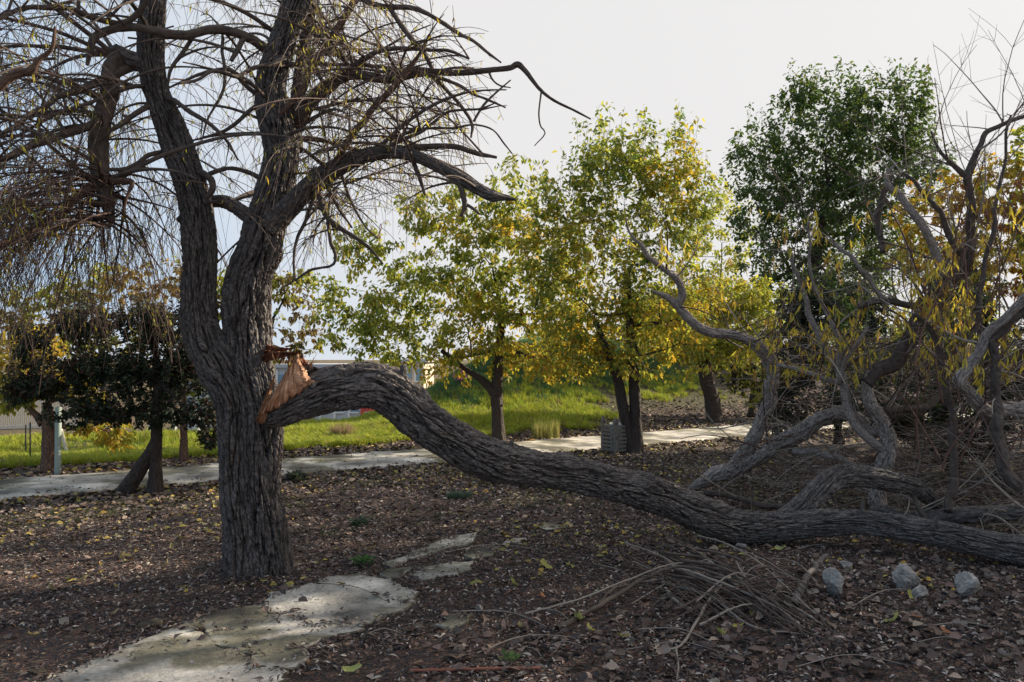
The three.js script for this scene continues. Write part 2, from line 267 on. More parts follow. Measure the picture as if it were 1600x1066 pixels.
{
  const root = new THREE.Group(); root.name = 'broken_path'; root.userData.kind = 'structure'; scene.add(root);
  slabs.forEach((poly, k) => {
    const pts = poly.map(([x, y]) => onGround(x, y)), fine = [], r = rng(300 + k);
    for (let i = 0; i < pts.length; i++) { const a = pts[i], b = pts[(i + 1) % pts.length], n = Math.max(2, Math.ceil(a.distanceTo(b) / 0.05)); for (let j = 0; j < n; j++) { const t = j / n, x = lerp(a.x, b.x, t), z = lerp(a.z, b.z, t), w = Math.min(0.035, a.distanceTo(b) * 0.3); fine.push(new THREE.Vector2(x + w * N3(x * 7, z * 7, 1 + k) + 0.01 * N3(x * 25, z * 25, 2), -(z + w * N3(x * 7, z * 7, 9 + k) + 0.01 * N3(x * 25, z * 25, 5)))); } }
    slabPolys.push(fine);
    const sh = new THREE.Shape(fine), g = new THREE.ExtrudeGeometry(sh, { depth: 0.05, bevelEnabled: true, bevelThickness: 0.008, bevelSize: 0.008, bevelSegments: 2, curveSegments: 1 });
    g.rotateX(-Math.PI / 2); g.translate(0, -0.043, 0);
    addMesh(root, 'slab', g, M.oldConcrete);
  });
}
function inSlab(x, z) { const y = -z; for (const p of slabPolys) { let c = false; for (let i = 0, j = p.length - 1; i < p.length; j = i++) if ((p[i].y > y) !== (p[j].y > y) && x < (p[j].x - p[i].x) * (y - p[i].y) / (p[j].y - p[i].y) + p[i].x) c = !c; if (c) return true; } return false; }
function slabEdge(x, z) { let m = 1; for (const p of slabPolys) for (let i = 0; i < p.length; i += 2) m = Math.min(m, Math.hypot(p[i].x - x, -p[i].y - z)); return m; }
console.log('setting done');

// ------------------------------------------------------------------ the willow
const WB = onGround(404, 893), WD = -WB.z;
const willow = thing('willow_tree', 'big dark willow with furrowed trunk, twin limbs and a torn side', 'tree', V(WB.x, 0, WB.z));
{
  const D = WD;
  // the trunk is two fused stems
  const stemL = trace([[390, 912, 62, D], [385, 880, 58, D], [381, 820, 54, D], [374, 760, 52, D + .02], [371, 700, 50, D + .02], [370, 650, 52, D + .02], [364, 615, 56, D], [348, 582, 58, D], [327, 548, 56, D], [315, 515, 51, D], [311, 470, 46, D], [312, 420, 45, D], [311, 370, 45, D], [307, 325, 44, D - .03], [295, 280, 43, D - .06], [279, 235, 43, D - .1], [262, 190, 39, D - .14], [247, 150, 34, D - .17], [238, 110, 34, D - .2], [235, 66, 35, D - .22], [238, 20, 34, D - .25], [243, -40, 32, D - .3], [240, -110, 26, D - .35], [225, -200, 18, D - .4]]);
  addMesh(willow, 'stem', barkGeo(stemL, { around: 200, step: 0.0075, depth: 0.046, cell: 0.05, stretch: 13, lump: 0.06, seed: 1, flare: 0.03, knots: [[1.72, 1.2, 0.08, 0.03], [2.0, 4.2, 0.1, 0.025]] }), M.willow);
  const stemC = trace([[418, 912, 70, D + .03], [416, 880, 66, D + .03], [411, 820, 62, D + .03], [406, 760, 56, D + .03], [405, 700, 60, D + .03], [406, 655, 62, D + .03], [398, 610, 62, D + .05], [389, 565, 62, D + .08], [386, 520, 64, D + .1], [386, 470, 65, D + .1], [391, 430, 62, D + .1], [404, 390, 57, D + .08], [414, 350, 56, D + .06], [425, 312, 50, D + .05], [435, 275, 48, D + .05], [440, 240, 48, D + .05], [434, 205, 48, D + .05], [424, 165, 43, D + .04], [424, 125, 40, D + .03], [436, 84, 36, D + .02], [449, 42, 34, D], [464, 0, 36, D], [480, -50, 30, D], [500, -130, 22, D - .1], [515, -220, 14, D - .2]]);
  addMesh(willow, 'stem', barkGeo(stemC, { around: 210, step: 0.0075, depth: 0.046, cell: 0.052, stretch: 13, lump: 0.07, seed: 2, flare: 0.055, knots: [[2.55, 2.4, 0.07, 0.04], [1.9, 3.4, 0.12, 0.03]] }), M.willow);
  const heavy = [
    [[418, 352, 46, D + .02], [434, 338, 40, D], [450, 325, 33, D - .02], [484, 291, 30, D - .1], [527, 262, 26, D - .2], [569, 244, 22, D - .28], [611, 237, 19, D - .34], [645, 243, 18, D - .4], [680, 258, 17, D - .44], [712, 275, 17, D - .48], [746, 295, 16, D - .5], [768, 306, 17, D - .52], [790, 309, 9, D - .5], [806, 312, 4, D - .5]],
    [[462, 235, 22, D + .25], [462, 207, 20, D + .28], [463, 168, 18, D + .3], [467, 127, 17, D + .3], [472, 90, 16, D + .3], [480, 45, 15, D + .32], [488, -20, 13, D + .35], [500, -90, 9, D + .4]],
    [[405, 345, 24, D + .1], [390, 338, 22, D + .12], [371, 326, 20, D + .2], [350, 315, 19, D + .28], [328, 315, 17, D + .35], [305, 322, 14, D + .42], [280, 345, 10, D + .5]],
    [[232, 100, 30, D - .2], [215, 97, 27, D - .23], [195, 88, 24, D - .26], [176, 77, 20, D - .3]],
    [[186, 92, 24, D - .28], [174, 105, 25, D - .32], [170, 150, 26, D - .36], [158, 190, 27, D - .4], [153, 230, 27, D - .42], [157, 275, 24, D - .45], [166, 310, 19, D - .47], [172, 345, 11, D - .5]],
    [[464, 200, 20, D + .2], [478, 170, 20, D + .1], [491, 153, 19, D], [513, 134, 18, D - .1], [532, 121, 17, D - .16], [552, 116, 15, D - .2], [581, 121, 13, D - .22], [606, 125, 11, D - .25], [632, 120, 10, D - .28], [666, 113, 10, D - .3], [717, 114, 8, D - .34], [771, 109, 7.5, D - .36], [797, 106, 8, D - .36], [809, 101, 9, D - .36], [820, 110, 7, D - .36], [843, 139, 5, D - .36], [864, 156, 4, D - .36], [898, 173, 3.2, D - .36], [923, 186, 2.2, D - .36]],
  ];
  heavy.forEach((l, k) => addMesh(willow, k === 3 ? 'broken_stub' : 'limb', barkGeo(trace(l), { around: 56, step: 0.011, depth: 0.011, cell: 0.034, stretch: 8, lump: 0.1, seed: 20 + k }), k > 3 ? M.branch : M.willow));
  const mid = [
    [[420, 80, 15, D], [394, 62, 14, D - .1], [361, 49, 13, D - .2], [328, 46, 13, D - .28], [295, 54, 13, D - .35], [270, 54, 13, D - .42], [235, 47, 12, D - .48], [195, 42, 12, D - .5], [164, 49, 12, D - .55], [146, 60, 11, D - .6], [141, 78, 9, D - .6], [136, 102, 5, D - .6]],
    [[188, 38, 9, D - .5], [155, 30, 9, D - .6], [127, 21, 9, D - .7], [113, 14, 8, D - .75], [77, 12, 8, D - .85], [42, 12, 7, D - .95], [0, 28, 6, D - 1.05], [-40, 50, 4, D - 1.1]],
    [[192, 40, 9, D - .5], [216, 20, 9, D - .52], [228, 0, 8, D - .55], [236, -30, 5, D - .6]],
    [[205, 105, 14, D - .22], [188, 112, 13, D - .3], [150, 129, 11, D - .45], [127, 141, 10, D - .55], [89, 152, 8, D - .7], [47, 178, 7, D - .85], [0, 211, 6, D - 1], [-40, 240, 4, D - 1.1]],
    [[-50, 160, 16, D - 2], [0, 134, 15, D - 2], [14, 122, 14, D - 2], [30, 113, 13, D - 2], [49, 110, 11, D - 2], [59, 94, 8, D - 2], [80, 77, 6, D - 2], [86, 42, 4, D - 2]],
    [[250, 158, 9, D - .1], [235, 164, 9, D - .2], [211, 178, 8, D - .3], [188, 195, 7, D - .4], [171, 206, 5, D - .45], [140, 232, 3, D - .5]],
    [[244, 140, 8, D - .15], [230, 136, 8, D - .2], [211, 135, 7, D - .3], [188, 141, 7, D - .4], [164, 150, 6, D - .5], [131, 164, 6, D - .6], [89, 178, 5, D - .7], [40, 205, 4, D - .8], [0, 228, 3, D - .9]],
    [[155, 190, 14, D - .4], [131, 200, 12, D - .5], [94, 212, 11, D - .65], [47, 228, 9, D - .8], [0, 250, 8, D - 1], [-40, 275, 5, D - 1.1]],
    [[158, 285, 16, D - .45], [138, 296, 15, D - .5], [113, 313, 14, D - .6], [84, 341, 13, D - .75], [42, 366, 12, D - .9], [0, 383, 12, D - 1.05], [-50, 400, 9, D - 1.2]],
    [[276, 232, 8, D - .05], [262, 237, 8, D - .1], [233, 242, 7, D - .2], [214, 256, 7, D - .28], [191, 265, 6, D - .35], [158, 264, 5, D - .4]],
    [[160, 282, 10, D - .47], [174, 283, 9, D - .5], [190, 283, 9, D - .53], [206, 285, 8, D - .56], [199, 305, 4, D - .58], [193, 330, 3, D - .6]],
    [[310, 268, 11, D - .1], [322, 274, 10, D - .15], [331, 283, 10, D - .17], [331, 298, 9, D - .17], [322, 309, 7, D - .17]],
    [[318, 275, 7, D - .1], [340, 267, 7, D - .1], [361, 263, 6, D - .05], [394, 272, 7, D], [415, 285, 8, D + .02]],
    [[262, 155, 8, D - .2], [272, 157, 8, D - .25], [295, 174, 7, D - .3], [328, 194, 6, D - .35], [354, 220, 5, D - .4], [372, 250, 3, D - .42]],
    [[390, 57, 10, D - .12], [381, 60, 9, D - .15], [371, 78, 8, D - .18], [361, 95, 6, D - .2]],
    [[440, 178, 9, D - .1], [459, 156, 9, D - .15], [476, 137, 10, D - .2], [481, 117, 11, D - .22], [493, 95, 11, D - .25], [506, 76, 11, D - .28], [523, 51, 11, D - .3], [540, 24, 10, D - .33], [556, -4, 10, D - .36], [580, -60, 8, D - .4], [600, -130, 5, D - .4]],
    [[525, 258, 11, D - .2], [530, 244, 10, D - .3], [552, 207, 10, D - .36], [581, 171, 9, D - .42], [610, 141, 9, D - .48], [630, 117, 8, D - .5], [655, 85, 5, D - .55], [672, 55, 3, D - .6]],
    [[500, -60, 9, D + .2], [540, -15, 8, D + .1], [574, 2, 8, D], [610, 11, 8, D - .1], [642, 12, 7, D - .15], [669, 22, 6, D - .2], [700, 41, 6, D - .22], [738, 63, 5, D - .25], [764, 84, 4, D - .26], [783, 98, 2.5, D - .27]],
    [[608, 10, 8, D - .1], [625, 37, 8, D - .15], [645, 63, 8, D - .2], [671, 98, 7, D - .25], [698, 141, 6, D - .3], [720, 165, 5, D - .33], [738, 195, 5, D - .35], [736, 215, 3, D - .35]],
    [[540, 112, 7, D - .2], [559, 98, 7, D - .25], [586, 83, 7, D - .3], [615, 76, 7, D - .35], [640, 76, 6, D - .4], [700, 79, 5, D - .45], [733, 92, 3, D - .5]],
    [[440, 170, 5, D], [454, 168, 5, D - .1], [503, 168, 5, D - .2], [532, 161, 4, D - .3], [562, 154, 3, D - .4]],
    [[480, 82, 6, D + .2], [520, 85, 6, D + .1], [560, 98, 6, D], [600, 105, 5, D - .05], [660, 107, 4, D - .1], [740, 107, 4, D - .15]],
    [[600, 240, 11, D - .33], [640, 231, 10, D - .36], [670, 229, 9, D - .4], [716, 230, 8, D - .45], [746, 240, 7, D - .48], [776, 246, 4, D - .5]],
    [[640, 240, 7, D - .38], [655, 275, 7, D - .4], [664, 305, 4, D - .4]],
    [[712, 270, 9, D - .48], [722, 300, 9, D - .5], [726, 322, 8, D - .52], [721, 338, 5, D - .52]],
    [[724, 318, 6, D - .5], [738, 325, 5, D - .52], [750, 335, 3, D - .53]],
    [[580, 236, 5, D - .3], [630, 210, 5, D - .35], [680, 200, 4, D - .4], [738, 195, 3, D - .45], [770, 203, 2.5, D - .5], [800, 240, 2, D - .5]],
    [[776, 160, 2, D - .5], [750, 170, 3, D - .5], [700, 175, 4, D - .45], [660, 205, 5, D - .4], [600, 232, 6, D - .35]],
    [[740, 190, 4, D - .4], [755, 165, 4, D - .4], [775, 145, 3, D - .4], [798, 125, 2, D - .4]],
    [[666, 118, 5, D - .3], [720, 135, 5, D - .35], [760, 155, 4, D - .4], [790, 168, 2.5, D - .42]],
    [[764, 112, 4, D - .36], [770, 125, 3, D - .36], [782, 134, 2.5, D - .36], [798, 137, 1.5, D - .36]],
    [[846, 141, 3, D - .36], [843, 165, 2.6, D - .36], [842, 181, 2.6, D - .36], [845, 198, 2.4, D - .36], [852, 207, 2, D - .36], [835, 228, 1.4, D - .36]],
    [[490, 292, 10, D - .08], [499, 308, 9, D - .1], [508, 334, 9, D - .12], [520, 349, 8, D - .15], [542, 363, 6, D - .18], [574, 385, 5, D - .2], [598, 412, 3, D - .2]],
    [[512, 340, 6, D - .12], [514, 360, 6, D - .12], [517, 380, 6, D - .12], [524, 397, 5, D - .12], [521, 413, 4, D - .12], [486, 422, 4, D - .14], [462, 437, 3, D - .15], [440, 450, 2, D - .16]],
    [[494, 300, 6, D - .08], [477, 346, 5, D - .05], [464, 373, 5, D], [459, 402, 4, D], [460, 437, 3, D]],
    [[511, 292, 5, D - .14], [530, 327, 5, D - .16], [550, 356, 3, D - .18]],
    [[533, 270, 5, D - .2], [552, 322, 4, D - .22], [574, 358, 3, D - .25], [590, 372, 2, D - .25]],
    [[444, 90, 8, D - .1], [400, 105, 7, D - .3], [370, 120, 6, D - .5], [330, 112, 5, D - .7], [280, 130, 4, D - .9]],
    [[405, 150, 8, D], [385, 135, 7, D - .1], [360, 110, 6, D - .2], [325, 112, 5, D - .3], [290, 125, 4, D - .35], [262, 138, 3, D - .4]],
    [[300, 60, 6, D - .3], [283, 85, 6, D - .32], [266, 110, 5, D - .34], [262, 135, 3, D - .35]],
    [[348, 60, 5, D - .2], [350, 100, 5, D - .25], [345, 150, 4, D - .3], [325, 185, 3, D - .3], [315, 220, 2, D - .3]],
    [[408, 160, 7, D], [388, 175, 6, D - .05], [350, 205, 5, D - .1], [318, 215, 4, D - .15]],
  ];
  const skel = [];
  mid.forEach((l, k) => { const nd = trace(l); addMesh(willow, 'branch', fineBark(nd, 60 + k), [8, 10, 15, 16, 4].includes(k) ? M.redBark : M.branch); for (const s of spine(nd, 0.09)) skel.push(s); });
  for (const l of [...heavy.map(h => trace(h)), stemL.slice(13), stemC.slice(13)]) for (const s of spine(l, 0.09)) skel.push(s);

  // finer growth: arching side branches, then hanging twigs
  const r = rng(4242), branchAcc = [], twigs = new Acc(), leaves = [], hangers = new Acc();
  // the crown's reach: ragged on the side that broke, open under the arch, each shoot with its own limit
  let lim = 0; const cx = WB.x;
  const sightOK = (p) => {
    const ex = p.x - cx, ez = p.z - WB.z; if (p.z > -2.7) return false;
    if (ex > 1.9 - 0.75 * lim - 0.55 * smooth(3.6, 4.3, p.y)) return false;
    if (ex > 0.2 && p.y < 2.75 - 0.5 * smooth(0.9, 0.2, ex) - 0.45 * lim * lim) return false;
    if (p.y < 1.25 + 1.2 * lim) return false;
    if (ez > -0.05 && ex > -0.62 && ex < 0.3 && p.y < 3.6 && lim > 0.12) return false;
    if (ez > 0.08 && ex > -0.8 && ex < 0.4 && lim > 0.12) return false;
    return true;
  };
  function arc(p0, dir, len, droop, n, wob) { const pts = [p0.clone()], d = dir.clone().normalize(), p = p0.clone(), w = rv(r).multiplyScalar(wob); for (let k = 0; k < n; k++) { d.y -= droop * len / n; d.addScaledVector(w, 0.3).addScaledVector(rv(r), wob * 0.5).normalize(); p.addScaledVector(d, len / n); pts.push(p.clone()); } return pts; }
  function leafOn(pts, n, pal, size) { for (let k = 0; k < n; k++) { const f = 0.25 + 0.75 * r(), i = Math.min(pts.length - 2, Math.floor(f * (pts.length - 1))), p = pts[i].clone().lerp(pts[i + 1], r()); const d = V(0, -1, 0).addScaledVector(rv(r), 0.75); leaves.push({ p, q: aim(d, r() * 6.3), s: size * (0.7 + 0.6 * r()), c: pick(r, pal) }); } }
  const PAL = [[3, 0.46, 0.40, 0.05], [3, 0.36, 0.36, 0.06], [2, 0.50, 0.36, 0.04], [1.5, 0.26, 0.18, 0.05]];
  const keep = (pts) => { lim = r(); const k = pts.findIndex(p => !sightOK(p)); if (k < 0) return true; if (k < 4) return false; pts.length = k; return true; };
  const second = [];
  for (let k = 0; k < 520; k++) {
    const s = skel[Math.floor(r() * skel.length)]; let d = rv(r); d.y = Math.abs(d.y) * 0.55 + 0.1; if (s.p.y < 2.2) d.y += 0.2; d.normalize();
    const len = 0.6 + 1.5 * r() * r() + (s.r > 0.05 ? 0.35 : 0), pts = arc(s.p, d, len, 0.5 + 0.5 * r(), 10, 0.16);
    if (!keep(pts)) continue; second.push({ pts, r0: Math.min(0.016, 0.005 + s.r * 0.3) * (0.7 + 0.6 * r()) });
  }
  // sprays that fall from the hanging limb and from the left-hand boughs
  for (let k = 0; k < 120; k++) { const o = at(150 + 44 * r(), 270 + 90 * r(), WD - .3 - .35 * r()), a = r() * 6.283, d = V(Math.cos(a) * 1.0, -0.1 + 0.5 * r(), Math.sin(a) * 0.9); const pts = arc(o, d, 0.7 + 1.3 * r(), 0.55 + 0.8 * r(), 10, 0.14); if (keep(pts)) second.push({ pts, r0: 0.004 + 0.006 * r(), fan: 1 }); }
  for (let k = 0; k < 70; k++) { const o = at(-220 + 520 * r(), -160 + 380 * r(), WD - 1.6 + 3.2 * r()), a = r() * 6.283, d = V(Math.cos(a), 0.2 + 0.3 * r(), Math.sin(a)); const pts = arc(o, d, 0.9 + 1.1 * r(), 0.6 + 0.5 * r(), 10, 0.14); if (keep(pts)) second.push({ pts, r0: 0.004 + 0.006 * r() }); }
  for (let k = 0; k < 70; k++) { const o = at(430 + 270 * r(), -120 + 260 * r(), WD - .6 + 1.9 * r()), a = r() * 6.283, d = V(Math.cos(a), 0.2 + 0.3 * r(), Math.sin(a)); const pts = arc(o, d, 0.7 + 0.9 * r(), 0.6 + 0.5 * r(), 10, 0.14); if (keep(pts)) second.push({ pts, r0: 0.004 + 0.005 * r() }); }
  for (let k = 0; k < 1250; k++) { const o = at(-160 + 480 * r(), 210 + 270 * r(), WD - 1.5 + 2.6 * r()); lim = 0.13 + 0.25 * r(); const pts = arc(o, V((r() - .5) * .9, -0.5, (r() - .5) * .9), 0.5 + 0.75 * r(), 1.3, 7, 0.12); if (!pts.every(sightOK)) continue; hangers.tube(pts, (t) => 0.0021 * (1 - 0.6 * t) + 0.0004, 3); if (r() < 0.12) leafOn(pts, 4, PAL, 0.05); }
  second.sort((a, b) => b.r0 - a.r0);
  second.forEach((b, k) => {
    const rad = (t) => b.r0 * (1 - 0.75 * t);
    if (k < 240) addMesh(willow, 'branch', new Acc().tube(new THREE.CatmullRomCurve3(b.pts).getPoints(20), rad, 7).geometry(), b.fan ? M.twig : M.branch);
    else twigs.tube(b.pts, rad, 5);
    const nt = b.fan ? 6 : 8;
    for (let j = 0; j < nt; j++) {
      const f = 0.15 + 0.85 * r(), i = Math.min(b.pts.length - 2, Math.floor(f * (b.pts.length - 1))), p = b.pts[i].clone().lerp(b.pts[i + 1], r());
      const d = b.pts[i + 1].clone().sub(b.pts[i]).normalize().addScaledVector(rv(r), 0.8); const len = 0.25 + 0.6 * r(), pts = arc(p, d, len, b.fan ? 2.2 : 1.5, 6, 0.14);
      if (!keep(pts)) continue;
      twigs.tube(pts, (t) => 0.0026 * (1 - 0.6 * t) + 0.0004, 4);
      if (p.y > 1.9 && r() < 0.6) leafOn(pts, 2 + Math.floor(5 * r()), PAL, 0.048);
      if (r() < 0.6) { const i2 = 1 + Math.floor(r() * (pts.length - 1)), h = arc(pts[i2], V(0, -1, 0).addScaledVector(rv(r), 0.8), 0.2 + 0.5 * r(), 1.8, 5, 0.12); lim = r(); if (!h.every(sightOK)) continue; hangers.tube(h, (t) => 0.0015 * (1 - 0.5 * t) + 0.0003, 3); if (p.y > 2 && r() < 0.35) leafOn(h, 3, PAL, 0.048); }
    }
  });
  addMesh(willow, 'twigs', twigs.geometry(), M.twig, true);
  addMesh(willow, 'hanging_twigs', hangers.geometry(), M.twig, true);
  instances(willow, 'foliage', NARROW, M.leaf, leaves);
  console.log('willow', second.length, 'branches', leaves.length, 'leaves', twigs.i.length / 3, hangers.i.length / 3);

  // torn wood where the fallen limb came away
  const shard = (a, b, c, thick, mat, name, seed, amp = 0.012) => {   // a ragged wedge of wood between three points, grain from a to b
    const ax = b.clone().sub(a), n = 34, m = 44, P = [], U = [], I = []; const nrm = ax.clone().cross(c.clone().sub(a)).normalize(); if (nrm.z < 0) nrm.negate();
    for (const side of [1, -1]) for (let i = 0; i <= n; i++) for (let j = 0; j <= m; j++) { const u = i / n, v = j / m; const e0 = a.clone().lerp(b, u), far = c.clone().lerp(b, u); const p = e0.lerp(far, v * (0.98 + 0.05 * N3(u * 9, seed, 1))); const edge = Math.min(1, 4 * Math.min(u, 1 - u, v + 0.02, 1.02 - v) + 0.15); p.addScaledVector(nrm, side * thick * 0.5 * edge + (side > 0 ? 1 : 0) * amp * (N3(u * 1.6, v * 7, seed) + 0.8 * Math.abs(N3(u * 2.5, v * 16, seed + 3)) + 0.35 * N3(u * 5, v * 34, seed + 6))); p.addScaledVector(ax.clone().normalize(), 0.03 * N3(v * 12, seed, 8) * (u > 0.85 || u < 0.1 ? 1 : 0.3)); P.push(p.x, p.y, p.z); U.push(v * 0.25, u * 0.4); }
    const K = (n + 1) * (m + 1); for (let s = 0; s < 2; s++) for (let i = 0; i < n; i++) for (let j = 0; j < m; j++) { const x = s * K + i * (m + 1) + j, y = x + m + 1; s ? I.push(x, x + 1, y, y, x + 1, y + 1) : I.push(x, y, x + 1, x + 1, y, y + 1); }
    for (let i = 0; i < n; i++) for (const j of [0, m]) { const x = i * (m + 1) + j, y = x + m + 1; I.push(x, y, K + x, K + x, y, K + y); }
    for (let j = 0; j < m; j++) for (const i of [0, n]) { const x = i * (m + 1) + j, y = x + 1; I.push(x, y, K + x, K + x, y, K + y); }
    const g = new THREE.BufferGeometry(); g.setAttribute('position', new THREE.Float32BufferAttribute(P, 3)); g.setAttribute('uv', new THREE.Float32BufferAttribute(U, 2)); g.setIndex(I); g.computeVertexNormals(); return { name, g, mat };
  };
  globalThis.shardMaker = shard;
  for (const s of [
    shard(at(412, 566, D - .04), at(466, 553, D - .12), at(414, 548, D - .02), 0.05, M.innerBark, 'torn_bark', 1, 0.02),
    shard(at(414, 556, D + .02), at(452, 546, D - .04), at(416, 540, D + .04), 0.035, M.innerBark, 'torn_bark', 2, 0.015),
    shard(at(400, 656, D - .27), at(428, 590, D - .2), at(414, 660, D - .27), 0.05, M.wood, 'splinter', 3, 0.014),
  ]) addMesh(willow, s.name, s.g, s.mat);
}

// ------------------------------------------------------------------ the fallen limb
const FB = onGround(1146, 842);
const fallen = thing('fallen_limb', 'broken willow limb bent down from the trunk to the ground', 'fallen limb', V(FB.x, 0, FB.z));
{
  let torn = null; const D = WD, shard = globalThis.shardMaker; delete globalThis.shardMaker;
  const log = trace([[412, 652, 30, D - .12], [426, 645, 44, D - .13], [446, 637, 50, D - .14], [480, 622, 56, D - .14], [515, 608, 64, D - .13], [550, 603, 63, D - .11], [585, 603, 61, D - .08], [618, 621, 62, D - .04], [651, 650, 60, D], [694, 680, 58, D + .08], [737, 704, 58, D + .16], [779, 722, 56, D + .25], [836, 732, 50, D + .36], [907, 743, 48, D + .5], [950, 755, 47, D + .58], [1002, 768, 48, D + .68], [1053, 785, 50, D + .78], [1105, 808, 49, D + .86], [1146, 820, 44, D + .92], [1208, 823, 41, D + .9], [1280, 818, 36, D + .8], [1337, 815, 33, D + .68], [1414, 825, 35, D + .5], [1466, 833, 36, D + .38], [1518, 845, 38, D + .28], [1595, 861, 40, D + .16], [1680, 880, 38, D], [1760, 900, 34, D - .15]]);
  const logMesh = addMesh(fallen, 'log', barkGeo(log, { around: 200, step: 0.008, depth: 0.04, cell: 0.05, stretch: 11, lump: 0.085, seed: 5, knots: [[1.18, 1.5, 0.09, 0.04], [2.0, 3.0, 0.08, 0.035], [0.95, 1.2, 0.05, 0.05], [2.6, 0.8, 0.07, 0.04], [3.3, 2.2, 0.09, 0.035], [4.1, 1.2, 0.07, 0.04]] }), M.log);
  const upper = trace([[1190, 826, 30, D + .92], [1230, 812, 36, D + .95], [1258, 790, 34, D + .98], [1285, 763, 32, D + 1.02], [1310, 746, 31, D + 1.08], [1345, 744, 30, D + 1.15], [1389, 752, 28, D + 1.22], [1428, 762, 25, D + 1.3], [1456, 782, 20, D + 1.35], [1470, 800, 12, D + 1.4]]);
  addMesh(fallen, 'limb', barkGeo(upper, { around: 130, step: 0.009, depth: 0.03, cell: 0.045, stretch: 9, lump: 0.08, seed: 6 }), M.log);
  for (const s of [
    shard(at(408, 650, D - .3), at(464, 558, D - .22), at(492, 598, D - .3), 0.07, M.wood, 'torn_wood', 4, 0.016),
    shard(at(440, 600, D - .16), at(470, 556, D - .18), at(488, 572, D - .12), 0.06, M.innerBark, 'torn_wood', 5, 0.016),
    shard(at(462, 566, D - .1), at(496, 578, D - .16), at(480, 590, D - .2), 0.05, M.log, 'torn_bark', 6, 0.02),
    shard(at(486, 600, D - .29), at(498, 594, D - .31), at(490, 606, D - .3), 0.02, M.palTwig, 'splinter', 7, 0.004),
  ]) { const m = addMesh(fallen, s.name, s.g, s.mat); if (s.name === 'torn_wood') torn ??= m; }
  { // long splinters standing out of the break
    const q = rng(6161), sp = (x, y, dd, dx, dy, len, w, mat) => { const a = at(x, y, D + dd), d = V(dx, dy, (q() - .5) * .6).normalize(), b = a.clone().addScaledVector(d, len), m = a.clone().lerp(b, .5).addScaledVector(rv(q), .012); addMesh(torn, 'splinter', new Acc().tube([a, a.clone().lerp(m, .5), m, m.clone().lerp(b, .55), b], (t) => w * (1 - .93 * t) * (1 + .25 * Math.sin(9 * t + x)), 5).geometry(), mat); };
    for (let k = 0; k < 34; k++) { const t = q(), x = lerp(408, 478, t), y = lerp(640, 566, t); sp(x + 14 * q(), y + 10 * q(), -.3 + .1 * q(), 0.55 + .35 * (q() - .5), 0.95 + .3 * (q() - .5), .05 + .10 * q(), .003 + .006 * q(), q() < .7 ? M.wood : M.innerBark); }
    for (let k = 0; k < 16; k++) { const t = q(); sp(lerp(428, 486, t), lerp(566, 574, t), -.2 + .14 * q(), .7 * (q() - .4), .8, .04 + .07 * q(), .004 + .005 * q(), q() < .5 ? M.wood : M.innerBark); }
    // snapped side stubs along the log
    for (const [x, y, dd, dx, dy, L, w] of [[628, 590, -.06, .1, 1, .10, .028], [560, 577, -.1, -.2, .9, .06, .02], [792, 702, .22, .3, .9, .08, .022], [905, 726, .45, .2, 1, .07, .018], [1040, 768, .7, .4, .9, .10, .02], [1345, 800, .6, .1, 1, .1, .02], [1450, 818, .36, .5, .8, .09, .018]]) { const a = at(x, y + 12, D + dd), d = V(dx, dy, .1).normalize(); addMesh(logMesh, 'stub', barkGeo([0, .35, .7, 1].map(t => ({ p: a.clone().addScaledVector(d, (L + .05) * t).addScaledVector(rv(q), .004), r: w * (1.25 - .55 * t) })), { around: 26, step: .008, depth: .006, cell: .02, stretch: 5, lump: .18, seed: x }), M.log); }
  }

